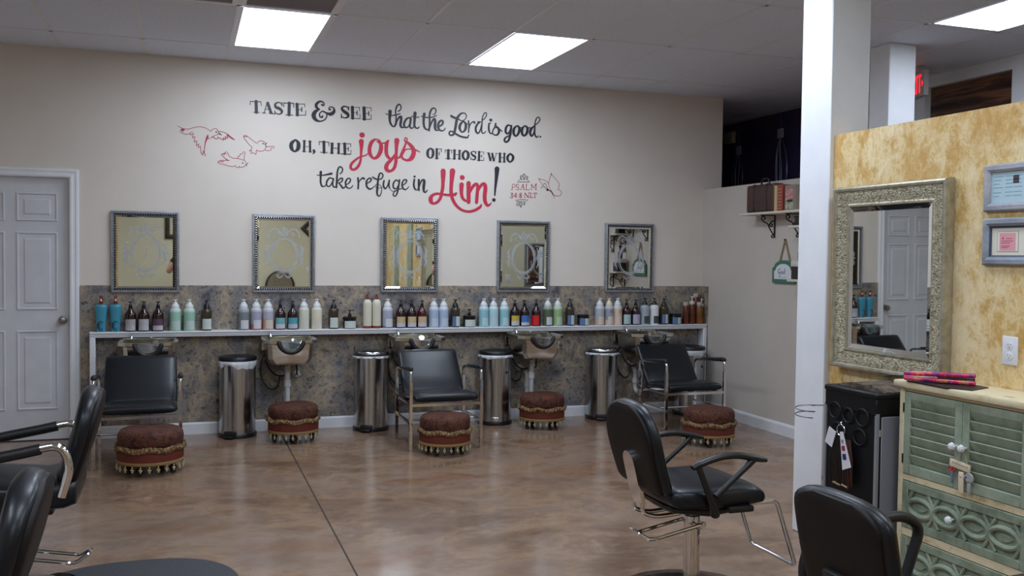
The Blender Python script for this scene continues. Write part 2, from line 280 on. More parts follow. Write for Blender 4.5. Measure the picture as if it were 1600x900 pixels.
'take':'1077,2157,20 1076,2117,15 1076,2073,14 1087,2041,13 1106,2039,9 1122,2055,6|1046,2132,6 1074,2130,8 1112,2135,10 1166,2148,17|1176,2105,10 1150,2111,10 1128,2081,13 1127,2049,11 1148,2040,9 1170,2070,9 1183,2102,11|1183,2106,11 1176,2064,11 1184,2038,10 1205,2039,8|1208,2033,13 1211,2097,14 1215,2161,13 1226,2200,11 1245,2208,10 1259,2188,10 1252,2163,9 1236,2149,8|1211,2071,8 1233,2104,10 1255,2112,12 1259,2096,10 1240,2076,9 1219,2070,6|1227,2071,8 1249,2047,13 1262,2030,12 1282,2042,8|1285,2055,6 1317,2079,9 1326,2105,10 1307,2114,10 1286,2087,13 1288,2049,12 1310,2030,9 1333,2037,8 1346,2056,6|1389,2120,14 1393,2078,13 1391,2030,13|1393,2078,6 1413,2108,9 1429,2121,13 1442,2116,15|1462,2074,6 1495,2095,10 1501,2118,12 1481,2120,10 1462,2090,14 1466,2049,14 1492,2030,12 1515,2041,8 1531,2057,5|1514,2133,10 1537,2119,12 1560,2114,10|1563,2114,8 1589,2121,9 1604,2148,10 1592,2169,10 1573,2160,12 1562,2110,14 1556,2045,16 1554,1993,14 1568,1973,10 1584,1985,8 1593,2021,6 1590,2053,5 1563,2075,4 1541,2068,4 1541,2048,4 1564,2039,4 1597,2050,4|1613,2106,12 1608,2067,13 1623,2038,12 1643,2062,9 1656,2101,10|1659,2111,12 1656,2068,12 1663,2043,9|1663,2043,4 1683,2021,4 1709,2021,4|1738,2104,9 1718,2115,10 1695,2086,12 1696,2050,12 1719,2041,9 1739,2072,9 1748,2114,9|1748,2118,12 1739,2052,13 1729,2006,12 1713,1978,9 1695,1985,9 1701,2011,8 1736,2035,8 1769,2043,7|1772,2069,7 1802,2092,9 1810,2117,12 1788,2120,10 1772,2089,13 1776,2053,13 1799,2036,9 1822,2052,7 1830,2065,5|1879,2126,14 1874,2083,14 1883,2047,13 1900,2037,8 1913,2052,5|1880,2151,17 1881,2151,17|1919,2124,17 1918,2078,16 1920,2035,14|1922,2058,7 1936,2105,11 1953,2125,14 1967,2116,20 1962,2066,21 1964,2030,16 1978,2018,11 1995,2038,8',
'him':'2136,2209,40 2136,2162,36 2135,2113,28 2133,2063,27 2123,2013,25 2111,1968,24 2083,1935,22 2050,1924,20 2029,1940,32 2027,1972,32 2047,1998,22 2082,2010,19 2124,2007,18 2175,2002,20 2216,2004,22 2248,2012,20 2260,2022,12|2245,1994,15 2255,2026,15|2221,2213,44 2217,2166,37 2213,2116,31 2210,2066,29 2211,2016,28 2227,1961,26 2259,1912,23 2311,1874,20 2374,1862,20 2432,1877,22 2477,1905,22 2489,1928,11|2305,2097,37 2303,2054,32 2307,2004,26 2323,1970,22 2352,1955,17 2371,1961,12|2309,2160,38 2311,2160,38|2369,2111,37 2369,2071,33 2370,2011,33 2371,1946,31|2380,2032,20 2404,2078,25 2430,2104,24 2448,2104,23 2454,2074,26 2449,2014,27 2444,1946,26|2454,2044,20 2472,2080,23 2498,2109,24 2519,2104,30 2525,2067,32 2519,2006,32 2524,1956,29 2545,1923,23 2567,1929,15 2582,1946,7',
'bang':'2632,2249,40 2628,2182,29 2618,2080,18 2614,2014,12|2605,1972,28 2607,1972,28',
'psalmtop':'2827,2140,5 2944,2145,5|2829,2148,3 2846,2160,3 2864,2165,3 2856,2178,6 2857,2195,7 2866,2199,4 2866,2183,5 2855,2170,4 2873,2164,3 2891,2169,6 2879,2191,7 2883,2210,7 2894,2213,6 2901,2196,7 2895,2175,6 2891,2165,3 2908,2165,3 2922,2166,4 2913,2180,6 2915,2193,5 2925,2193,5 2924,2181,5 2922,2166,4 2942,2147,3',
'psalm':'2779,2117,5 2775,2069,5|2781,2118,4 2801,2118,4 2803,2103,5 2794,2091,4 2777,2090,4|2764,2068,3 2786,2068,3|2840,2107,3 2834,2120,4 2818,2116,5 2818,2100,6 2838,2088,6 2836,2071,5 2819,2071,4 2810,2085,3|2880,2125,4 2859,2072,4|2880,2125,7 2890,2072,7|2867,2093,3 2887,2094,3|2850,2071,3 2867,2070,3|2881,2072,3 2898,2072,3|2913,2122,6 2910,2074,6|2904,2122,3 2922,2123,3|2903,2073,4 2941,2074,4|2941,2088,3 2941,2074,3|2962,2124,4 2959,2074,4|2962,2124,6 2981,2091,6|2981,2091,4 3005,2130,4|3005,2130,6 3005,2076,6|2952,2074,3 2967,2075,3|2996,2076,3 3012,2076,3|2956,2124,3 2967,2125,3|3000,2130,3 3016,2131,3|2762,2036,4 2777,2040,5 2782,2030,6 2769,2019,5 2782,2012,6 2778,1999,6 2763,1997,5 2755,2006,4|2815,2040,7 2813,1999,7|2810,2039,4 2793,2013,4|2793,2013,4 2822,2014,4|2833,2024,6 2833,2024,6|2831,2004,6 2832,2004,6|2859,2043,5 2848,2032,6 2859,2022,6 2868,2008,7 2857,1999,5 2847,2007,6 2859,2022,6 2868,2035,6 2859,2043,5|2899,2047,4 2896,2002,4|2897,2046,7 2933,2004,8|2937,2050,4 2934,2004,4|2891,2001,3 2904,2002,3|2930,2050,3 2945,2050,3|2954,2046,6 2953,2007,6|2946,2046,3 2963,2047,3|2944,2006,4 2973,2006,4|2973,2018,3 2972,2006,3|2997,2046,5 2994,2006,5|2979,2045,4 3015,2048,4|2980,2046,3 2979,2035,3|3015,2049,3 3014,2036,3|2986,2005,3 3004,2005,3',
'psalmbot':'2811,1976,4 2871,1984,5 2935,1982,4|2809,1967,3 2831,1967,3 2845,1964,4 2843,1941,6 2830,1928,6 2823,1938,6 2834,1961,5 2853,1966,3 2869,1962,6 2871,1937,7 2863,1916,7 2854,1929,7 2858,1958,5 2875,1969,3 2893,1963,5 2900,1945,6 2891,1936,6 2887,1948,5 2902,1965,3 2924,1970,3',
'butterfly':'3029,2178,4 3065,2172,4 3101,2160,4 3128,2138,4|3029,2178,4 3052,2144,4 3074,2115,4|3152,2227,4 3137,2181,4 3128,2138,4 3138,2101,4 3161,2064,4 3182,2031,4|3152,2227,4 3186,2191,4 3219,2158,4 3232,2125,4 3220,2089,4|3220,2089,4 3247,2075,4 3254,2050,4 3234,2028,4 3184,2031,4|3181,2031,4 3184,2004,4|3152,2231,7 3152,2216,7',
'butterflybody':'3117,2080,21 3118,2080,21|3125,2079,8 3134,2076,8 3154,2066,9 3166,2051,11 3177,2031,6|3118,2085,5 3108,2112,4 3094,2137,4 3081,2132,4 3079,2126,6|3111,2085,4 3093,2101,4 3075,2111,4 3059,2102,4 3058,2092,8',
'bird_a':'-57,2479,4 -28,2465,4 -4,2457,4 30,2459,4 74,2474,4 113,2481,4 152,2476,4 181,2462,4 200,2448,4|200,2448,4 211,2464,4 228,2473,4 245,2468,4 256,2448,4 253,2427,4 231,2418,4 211,2407,4 194,2393,4 174,2388,4|-40,2439,3 -18,2423,4 6,2416,4 33,2420,4 59,2440,4|-28,2450,10 -18,2449,19 -6,2451,12|-23,2445,5 -11,2433,5|40,2426,4 45,2411,4|45,2411,4 67,2427,4|67,2427,4 57,2389,4|57,2389,4 76,2400,4|76,2400,4 72,2356,4|72,2356,4 91,2367,4|91,2367,4 88,2326,4|88,2326,4 108,2345,4|108,2345,4 102,2312,4|102,2312,4 120,2325,4|120,2325,4 123,2277,4|123,2277,4 134,2254,4|134,2254,4 142,2288,4|142,2288,4 150,2268,4|150,2268,4 157,2250,4|176,2418,7 172,2402,16 164,2379,12 155,2345,6 150,2304,5 147,2283,5 156,2250,4|256,2451,4 290,2450,4 325,2436,4 355,2412,4 385,2390,4|325,2429,7 355,2407,10 382,2391,3|211,2410,4 231,2394,4|231,2394,4 251,2390,4|251,2390,4 253,2407,4|253,2407,4 280,2393,4|280,2393,4 300,2383,4|300,2383,4 293,2404,4|293,2404,4 315,2387,4|315,2387,4 307,2415,4|307,2415,4 330,2398,4|330,2398,4 322,2423,4|322,2423,4 370,2395,4',
'bird_a_k':'239,2445,11 240,2445,11|251,2430,3 270,2428,4 285,2421,3|256,2444,3 270,2433,5 285,2421,3',
'bird_b':'452,2425,4 470,2431,4 510,2405,4 556,2373,4 571,2387,4 594,2393,4 615,2387,4 627,2372,4|452,2425,4 457,2405,4 475,2387,4 498,2357,4 521,2337,4|455,2420,6 480,2419,6|521,2337,4 516,2322,4|516,2322,4 496,2305,4|496,2305,4 518,2311,4|518,2311,4 511,2285,4|511,2285,4 531,2294,4|531,2294,4 551,2279,4|551,2279,4 554,2316,4|554,2316,4 587,2307,4 617,2319,4 630,2346,4|630,2346,4 663,2350,4 691,2354,4 694,2341,4 671,2337,4 671,2321,4 643,2315,4 622,2322,4',
'bird_b_k':'607,2371,12 607,2371,12|622,2362,5 638,2380,5|622,2369,5 633,2348,5',
'bird_c':'278,2269,4 300,2275,4 315,2288,4 328,2284,4 340,2259,4 370,2242,4 405,2241,4 440,2232,4 463,2225,4 471,2210,4|278,2269,4 300,2246,4 325,2227,4 345,2219,4|345,2219,4 325,2222,4 295,2220,4 261,2214,4 253,2203,4 266,2193,4 300,2187,4 340,2176,4 380,2175,4 393,2186,4|390,2175,4 405,2166,4 420,2174,4 418,2182,4|420,2171,4 451,2173,4 471,2189,4|408,2241,4 410,2259,4|410,2259,4 420,2257,4|420,2257,4 428,2281,4|428,2281,4 438,2274,4|438,2274,4 450,2295,4|450,2295,4 465,2293,4 460,2262,4 458,2230,4|280,2266,4 295,2275,4|295,2275,4 300,2265,4|300,2265,4 310,2280,4|310,2280,4 318,2271,4|261,2201,4 281,2217,4|281,2217,4 286,2204,4|286,2204,4 300,2215,4',
'bird_c_k':'446,2206,10 447,2206,10|471,2197,5 490,2208,5|471,2200,5 480,2183,5'}
# ---------------------------------------------------------------- the room
CZ = 3.026; XR = 4.738; XY = 3.152; XF = 5.95; XL = -2.2; YB = -10.0; YD = 3.0
struct(G().box(XL, YB, -.1, XF+.1, YD, 0).build('floor', FLOOR))
g = G().box(.742, YB, .0002, .750, -.02, .0012)
struct(g.build('floor_joint', mat('joint_dark', (44, 36, 32), .7)))  # thin dark line of the joint in the concrete
GX, GY, PX, PY = -.8998, -1.7974, .6096, 1.2192       # ceiling grid
gx = lambda k: GX+k*PX
gy = lambda k: GY+k*PY                                # row 0 runs from gy(0) up to gy(1)
lights = [(2, 0), (5, 0), (9, -2), (2, -4), (5, -4), (-1, -4), (5, -2), (2, -2), (7, -5), (2, -6)]  # last one is unseen, added to brighten the rear wall in the mirrors
vents = [(2, -1), (1, -1)]
g = G(); gb = G()
holes = set(lights+vents)
for i in range(-3, 13):
    for j in range(-8, 5):
        x0, x1, y0, y1 = gx(i), gx(i+1), gy(j), gy(j+1)
        x0, x1 = max(x0, XL), min(x1, XF); y0, y1 = max(y0, YB), min(y1, YD)
        if x1 <= x0 or y1 <= y0 or (i, j) in holes: continue
        g.add([(x0, y0, CZ+.0005), (x1, y0, CZ+.0005), (x1, y1, CZ+.0005), (x0, y1, CZ+.0005)], [(0, 1, 2, 3)])
for i in range(-2, 12):
    gb.box(gx(i)-.012, YB, CZ-.0022, gx(i)+.012, YD if gx(i) > 4.94 else 0, CZ+.003)
for j in range(-6, 4):
    if gy(j) < YB: continue
    gb.box(XL if gy(j) < 0 else 4.94, gy(j)-.012, CZ-.0022, XF, gy(j)+.012, CZ+.003)
struct(g.build('ceiling', CEIL, smooth=0)); struct(gb.build('ceiling_grid', TBAR, smooth=0))
struct(G().box(XL, YB, CZ+.14, XF, YD, CZ+.2).build('ceiling_deck', mat('deck', (120, 120, 122), .8)))

door_l, door_r, door_t = -1.66, -.84, 2.035
g = G().box(door_r, 0, 0, 4.935, .14, CZ).box(XL, 0, 0, door_l, .14, CZ).box(door_l, 0, door_t, door_r, .14, CZ).box(door_l, .075, 0, door_r, .14, door_t)
struct(g.build('wall_back', WALL, smooth=0))
struct(G().box(XL-.12, YB, 0, XL, .14, CZ).build('wall_left', WALL))
struct(G().box(XL, YB-.12, 0, XF, YB, CZ).build('wall_rear', CREAM))
struct(G().box(XR, -2.31, 0, XR+.13, 0, 2.137).build('wall_right', WALL_R))
struct(G().box(XY, YB, 0, XY+.12, -3.96, 2.111).build('wall_partition', PLASTER))
struct(G().box(XY+.12, -5.62, 0, XF, -5.5, 2.118).build('wall_divider', CREAM))
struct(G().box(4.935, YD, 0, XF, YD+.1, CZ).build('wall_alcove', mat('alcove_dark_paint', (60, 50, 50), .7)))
# columns
def column(x0, y0, x1, y1):
    g = G().box(x0, y0, 0, x1, y1, CZ, .006, 1)
    o = struct(g.build('column', WHITE)); return o
column(3.124, -3.958, 3.366, -3.712); column(4.742, -2.51, 4.975, -2.30)
# storefront
g = G()
posts = [-9.2, -8.2, -7.2, -6.2, -4.5, -3.55, -2.58, -1.53]
for y in posts: g.box(XF-.06, y-.085, 0, XF, y+.085, CZ)
g.box(XF-.05, YB, 2.93, XF, -1.45, CZ); g.box(XF-.05, YB, 0, XF, -1.45, .35)
struct(g.build('window_1_frame', WHITE, smooth=0))
NIGHT = noise_mat('night_glass_brown_reflection', [(.38, (44, 30, 27)), (.5, (84, 58, 46)), (.56, (124, 86, 62)), (.64, (56, 40, 37))], 2.2, 5, .22, stretch=(1, .35, 5))  # brown streaks in the pane's colour stand in for reflections in the glass
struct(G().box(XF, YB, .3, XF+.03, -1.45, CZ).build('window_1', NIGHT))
struct(G().box(XF, -1.45, 0, XF+.03, YD, CZ).build('window_2', noise_mat('night_glass_blue', [(.38, (66, 62, 96)), (.5, (76, 70, 104)), (.62, (92, 64, 84))], 2, 4, .3, spec=.3)))
g = G()
for a, b, c, d in ((-5.0, -1.6, .88, .95), (-5.0, -1.6, 2.25, 2.32)): g.box(XL, a, c, XL+.03, b, d)
for a in (-5.0, -3.34, -1.67): g.box(XL, a, .88, XL+.03, a+.07, 2.32)
struct(g.build('window_3_frame', WHITE, smooth=0))
struct(G().box(XL-.002, -5.0, .9, XL+.008, -1.6, 2.3).build('window_3', noise_mat('night_glass_black', [(.4, (8, 8, 12)), (.6, (14, 14, 20))], 2, 3, .15)))
# wainscot of stone laminate, baseboards
g = G().box(-.765, -.012, .1, XR, 0, 1.205).box(XR-.008, -.125, .1, XR, 0, 1.205)
struct(g.build('wainscot', STONE, smooth=0))
def base_profile(a, b, n):      # baseboard with an eased top edge between two plan points, n = outward normal
    a, b, n = Vector(a), Vector(b), Vector(n)
    prof = [(0, 0), (.016, 0), (.016, .082), (.011, .094), (.004, .102), (0, .102)]
    R = [[tuple(p+n*d+Vector((0, 0, z))) for d, z in prof] for p in (a, b)]
    return R
struct(G().rings(base_profile((-.765, 0, 0), (XR, 0, 0), (0, -1, 0))).build('baseboard_back', WHITE, smooth=0))
struct(G().rings(base_profile((XR, 0, 0), (XR, -2.31, 0), (-1, 0, 0))).build('baseboard_right', WHITE, smooth=0))
struct(G().rings(base_profile((XY, -3.97, 0), (XY, YB, 0), (-1, 0, 0))).build('baseboard_partition', WHITE, smooth=0))
# door with six raised panels
root = G().box(door_l+.004, .03, .008, door_r-.004, .074, door_t-.004).build('door_1', DOORW, smooth=0); struct(root)
px = [(-1.565, -1.302), (-1.203, -.937)]; pz = [(1.905, 1.707), (1.603, 1.024), (.844, .251)]
for a, b in px:
    for t, bt in pz:
        g = G().frame(b-a, t-bt, [(-.012, -.0305), (-.006, -.022), (.0, -.022), (.012, -.036), (.03, -.036), (.048, -.024), (.05, -.024)], (a+b)/2, (t+bt)/2)
        Wp, Hp = b-a-.1, t-bt-.1; cx, cz = (a+b)/2, (t+bt)/2
        g.add([(cx-Wp/2, .024, cz-Hp/2), (cx+Wp/2, .024, cz-Hp/2), (cx+Wp/2, .024, cz+Hp/2), (cx-Wp/2, .024, cz+Hp/2)], [(0, 1, 2, 3)])
        g.build('door_panel', DOORW, root, smooth=0)
g = G().lathe([(.0, 0), (.033, 0), (.033, .006), (.014, .009), (.012, .03), (.024, .036), (.03, .048), (.026, .062), (.01, .067), (0, .067)], 20)
g.move(T(-.893, .03, .934) @ RX(PI/2)); g.build('door_knob', mat('satin_nickel', (150, 146, 138), .28, 1), root)
def casing(side):
    prof = [(0, 0), (0, .010), (.008, .016), (.020, .018), (.028, .014), (.040, .016), (.052, .022), (.064, .020), (.066, 0)]
    return prof
g = G()
o_l, o_r, o_t = door_l-.066, door_r+.066, door_t+.066
R = []
for d, t in casing(0):
    d = .066-d
    R.append([(door_l-d, -t, 0), (door_l-d, -t, door_t+d), (door_r+d, -t, door_t+d), (door_r+d, -t, 0)])
v = [p for q in R for p in q]; fs = []
for i in range(len(R)-1):
    for j in range(3): fs.append((i*4+j, i*4+j+1, (i+1)*4+j+1, (i+1)*4+j))
g.add(v, fs); g.box(door_l-.001, 0, 0, door_l+.004, .03, door_t).box(door_r-.004, 0, 0, door_r+.001, .03, door_t).box(door_l, 0, door_t-.004, door_r, .03, door_t+.001)
struct(g.build('door_1_casing', WHITE, smooth=0))

# ---------------------------------------------------------------- ceiling lights and air grilles
LENS = mat('light_lens', (226, 238, 255), .6, emit=LIGHT_STRENGTH)
names = {(2, 0): 'square bright ceiling light beside the dark louvred air grille', (5, 0): 'bright ceiling light above the end of the scripture lettering, left of the dim corner',
         (9, -2): 'bright ceiling light at the right, beyond the white columns', (2, -4): 'ceiling light over the floor in front of the mirrors, near the photographer',
         (5, -4): 'ceiling light above the nearest chair on the gold wall side', (-1, -4): 'ceiling light over the nearest left styling chair',
         (2, -2): 'ceiling light in the middle of the room, in front of the second mirror', (2, -6): 'unseen ceiling light added behind the photographer to brighten the rear wall', (5, -2): 'ceiling light above the chair that faces the gold framed mirror', (7, -5): 'ceiling light behind the gold plaster partition'}
for k, (i, j) in enumerate(lights):
    x, y = gx(i+.5), gy(j+.5)
    t = thing('ceiling_light', names[(i, j)], 'ceiling light', (x, y, CZ), 0, 'recessed ceiling lights')
    a, b = PX/2-.012, PY/2-.012
    g = G()
    R = [[(-p, -q, z), (p, -q, z), (p, q, z), (-p, q, z)] for p, q, z in ((a, b, -.003), (a-.022, b-.022, -.003), (a-.022, b-.022, .012))]
    g.rings(R, False); g.box(-a, -b, .02, a, b, .1); g.build('frame', TBAR, t, smooth=0)
    p, q = a-.021, b-.021
    G().add([(-p, -q, .011), (p, -q, .011), (p, q, .011), (-p, q, .011)], [(3, 2, 1, 0)]).build('diffuser', LENS, t, smooth=0)
for n, (i, j) in enumerate(vents):
    t = thing('air_grille', ['dark louvred return air grille touching the left bright light', 'dark louvred air grille further left at the top edge of the photo'][n],
              'air vent', (gx(i+.5), gy(j+.5), CZ), 0, 'return air grilles')
    a, b = PX/2-.012, PY/2-.012
    G().rings([[(-p, -q, z), (p, -q, z), (p, q, z), (-p, q, z)] for p, q, z in ((a, b, -.004), (a-.03, b-.03, -.006), (a-.03, b-.03, .01))], False).build('frame', TBAR, t, smooth=0)
    g = G()
    n_s = 44
    for s in range(n_s):
        y = -b+.05+(2*b-.1)*s/(n_s-1); g.box(-a+.03, -.014, -.0012, a-.03, .014, .0012, M=T(0, y, .008) @ RX(-.55))
    g.build('louvre', mat('grille_grey', (150, 150, 164), .5), t, smooth=0)
    G().box(-a, -b, .05, a, b, .06).build('duct_back', mat('duct_black', (18, 18, 22), .8), t)

# ---------------------------------------------------------------- painted lettering on the back wall
def strokes(key):
    return [[tuple(float(q)/1000 for q in p.split(',')) for p in s.split()] for s in W[key].split('|')]
def paint(name, keys, mts, label, cat='wall lettering', group='scripture painted on the wall'):
    root = None
    for key, mt in zip(keys, mts):
        st = strokes(key)
        if root is None:
            xs = [p[0] for s in st for p in s]; zs = [p[1] for s in st for p in s]; ox, oz = sum(xs)/len(xs), min(zs)
        g = G()
        for s in st: g.ribbon([(x-ox, z-oz, wd*(1.16 if key[:4] not in ('bird', 'butt', 'psal') else 1.05)) for x, z, wd in s], fn=lambda x, z: (x, 0, z), caps=s[0][2] > .004 and len(s) > 2 or abs(s[0][0]-s[-1][0]) < .006)
        if root is None:
            root = g.build(name, mt, smooth=0, loc=(ox, -.0015, oz)); tag(root, label, cat, group)
        else: g.build({'butterflybody': 'butterfly_body', 'bang': 'exclamation_mark'}.get(key, 'eye_and_beak' if key.endswith('_k') else 'flourish'), mt, root, smooth=0)
    return root
paint('wall_lettering', ['taste'], [INK], 'black slab serif word TASTE painted on the wall')
paint('wall_lettering', ['amp'], [INK], 'black curly ampersand painted between TASTE and SEE')
paint('wall_lettering', ['see'], [INK], 'black slab serif word SEE painted on the wall')
paint('wall_lettering', ['that'], [INK], 'black script words "that the" painted on the wall')
paint('wall_lettering', ['lord'], [INK], 'black script words "Lord is good." painted on the wall')
paint('wall_lettering', ['ohthe'], [INK], 'black slab serif words OH, THE painted on the wall')
paint('wall_lettering', ['joys'], [RED], 'large red script word "joys" painted on the wall')
paint('wall_lettering', ['ofthose'], [INK], 'black slab serif words OF THOSE WHO painted on the wall')
paint('wall_lettering', ['take'], [INK], 'black script words "take refuge in" painted on the wall')
paint('wall_lettering', ['him', 'bang'], [RED, INK], 'large red script word "Him" with a black exclamation mark')
paint('wall_lettering', ['psalm', 'psalmtop', 'psalmbot'], [RED2, INK2, INK2], 'small red verse reference PSALM 34:8 NLT between black flourishes')
paint('bird_drawing', ['bird_a', 'bird_a_k'], [RED2, INK], 'large red outlined bird painted at far left of the lettering', 'wall drawing', 'painted birds')
paint('bird_drawing', ['bird_b', 'bird_b_k'], [RED2, INK], 'small red outlined bird painted nearest the word OH', 'wall drawing', 'painted birds')
paint('bird_drawing', ['bird_c', 'bird_c_k'], [RED2, INK], 'red outlined bird painted lowest, below the other two', 'wall drawing', 'painted birds')
paint('butterfly_drawing', ['butterfly', 'butterflybody'], [RED2, INK], 'red outlined butterfly with black body painted right of the verse reference', 'wall drawing')

# ---------------------------------------------------------------- mirrors over the basins
def salon_mirror(label, cx, cz, W=.505, H=.645, mono=False, loc=None, rz=0):
    t = thing('wall_mirror', label, 'mirror', loc or (cx, 0, cz-H/2), rz, 'silver framed mirrors with etched ovals')
    z0 = H/2
    G().frame(W, H, [(0, .001), (0, .024), (.003, .030), (.009, .031), (.012, .026), (.017, .029), (.020, .029), (.021, .018), (.037, .018), (.037, .012)], 0, z0).build('frame', SILVERFR, t, smooth=25)
    G().box(-W/2+.002, -.012, .002, W/2-.002, 0, H-.002).build('backing', SILVERDK, t)
    g = G(); a, b = W/2-.0285, H/2-.0285
    for s in (-1, 1):
        n = int(2*a/.0185)
        for k in range(n): g.ball((-a+2*a*(k+.5)/n, -.0215, z0+s*b), .0064, 6)
        n = int(2*b/.0185)
        for k in range(n): g.ball((s*a, -.0215, z0-b+2*b*(k+.5)/n), .0064, 6)
    g.build('beading', mat('beading_silver', (176, 180, 186), .25, .9), t)
    G().frame(W, H, [(.0205, .0192), (.0368, .0192)], 0, z0).build('beading_channel', mat('channel_black', (22, 22, 26), .5), t, smooth=0)
    a, b = W/2-.0365, H/2-.0365
    g = G().frame(2*a, 2*b, [(0, .0188), (.014, .0155)], 0, z0)
    p, q = a-.014, b-.014
    g.add([(-p, -.0155, z0-q), (p, -.0155, z0-q), (p, -.0155, z0+q), (-p, -.0155, z0+q)], [(0, 1, 2, 3)])
    g.build('mirror_glass', MIRROR, t, smooth=0)
    e = G(); fn = lambda x, z: (x, -.0162, z0-.012+z); rb = e.ribbon
    e.ribbon = lambda p, *q: rb([(x, z, wd*1.35) for x, z, wd in p], *q)
    ov = [(.105*math.cos(2*PI*k/48), .135*math.sin(2*PI*k/48), .013+.004*math.sin(6*PI*k/48)) for k in range(49)]
    e.ribbon(ov, fn, 1, False)
    ov = [(.122*math.cos(2*PI*k/48), .152*math.sin(2*PI*k/48), .003) for k in range(49)]
    e.ribbon(ov, fn, 1, False)
    for s in (-1, 1):
        e.ribbon([(s*.02, .165, .004), (s*.05, .205, .008), (s*.085, .215, .009), (s*.115, .19, .008), (s*.128, .15, .006), (s*.112, .16, .004)], fn)
        e.ribbon([(s*.03, .172, .004), (s*.06, .185, .006), (s*.08, .17, .006), (s*.07, .155, .004)], fn)
        for k in range(3): e.ribbon([(s*.006*(k), .16, .004), (s*.014*(k+.5), .195+.012*(2-k), .007), (s*.019*(k+.3), .222+.012*(1-k), .003)], fn)
        e.ribbon([(s*.128, -.09, .004), (s*.142, -.05, .011), (s*.138, 0, .014), (s*.142, .05, .011), (s*.128, .09, .004)], fn)
        e.ribbon([(s*.14, 0, .012), (s*.158, .008, .008), (s*.166, 0, .003)], fn)
        e.ribbon([(s*.145, .02, .004), (s*.156, .045, .007), (s*.146, .07, .004)], fn); e.ribbon([(s*.145, -.02, .004), (s*.156, -.045, .007), (s*.146, -.07, .004)], fn)
        e.ribbon([(s*.006, -.165, .004), (s*.03, -.185, .009), (s*.056, -.175, .009), (s*.05, -.16, .006), (s*.036, -.168, .004)], fn)
    if mono: e.ribbon([(-.012, .062, .003), (.03, .056, .007), (.055, .05, .003)], fn); e.ribbon([(.01, .045, .004), (0, -.01, .007), (-.018, -.05, .004)], fn)
    e.build('etching', ETCH, t, smooth=0)
    return t
MZ = 1.470
for k, (x, lb) in enumerate([(-.2925, 'silver framed etched mirror nearest the white door'), (.7775, 'second silver framed mirror from the white door'),
                             (1.840, 'middle one of the five silver framed mirrors on the wall'), (2.888, 'silver framed mirror under the painted verse reference'),
                             (3.948, 'silver framed mirror nearest the wall corner, reflecting black shelf brackets')]):
    salon_mirror(lb, x, MZ, mono=(k == 0))

# ---------------------------------------------------------------- long white shelf
t = thing('bottle_shelf', 'long white moulded shelf carrying the row of bottles, on white end uprights', 'shelf', (2.02, 0, 0))
SZ = .845; x0, x1 = -.692-2.02, XR-2.02
prof = [(0, -.042), (-.112, -.042), (-.112, -.030), (-.118, -.026), (-.112, -.022), (-.118, -.014), (-.124, -.008), (-.122, 0), (0, 0)]
G().rings([[(x, y-.0005, SZ+z) for y, z in prof] for x in (x0, x1)]).build('board', WHITE, t, smooth=25)
for a in (x0, x1-.04):
    G().box(a, -.115, .0, a+.04, -.017, SZ-.042, .004, 1).build('upright', WHITE, t)
# ---------------------------------------------------------------- bottles on the shelf
BROWN = mat('brown_amber_plastic', (38, 16, 16), .12, coat=.4); BLACKP = mat('black_pump_plastic', (16, 16, 18), .3); WHITEP = mat('white_pump_plastic', (214, 218, 220), .4)
def pump(kind, base, top):
    """dispenser head: collar, stem, actuator with a nozzle towards the room"""
    g = G()
    if kind == 'cone': g.lathe([(.028, base), (.0275, base+.012), (.013, base+.04), (.0095, base+.045), (.0045, base+.046), (.0045, top-.008)], 16)
    elif kind == 'wide': g.lathe([(.032, base), (.032, base+.018), (.029, base+.024), (.011, base+.052), (.0075, base+.055), (.0045, base+.056), (.0045, top-.008)], 18)
    else: g.lathe([(.016, base), (.016, base+.012), (.011, base+.015), (.013, base+.018), (.013, base+.024), (.007, base+.034), (.0042, base+.035), (.0042, top-.008)], 14)
    g.lathe([(.006, top-.010), (.011, top-.007), (.011, top-.002), (.008, top)], 12)
    g.tube([(.017, 0, top-.004), (-.017, 0, top-.004)], .004, 8); g.tube([(0, 0, top-.004), (0, -.026, top-.006), (0, -.030, top-.012)], .0038, 8)
    return g
def label_patch(rad, z0, z1, half=1.0, c=0.):
    n = 12; v = []
    for z in (z0, z1):
        for k in range(n+1):
            a = -PI/2+c-half+2*half*k/n; v.append((rad*math.cos(a), rad*math.sin(a), z))
    return G().add(v, [(k, k+1, n+2+k, n+1+k) for k in range(n)])
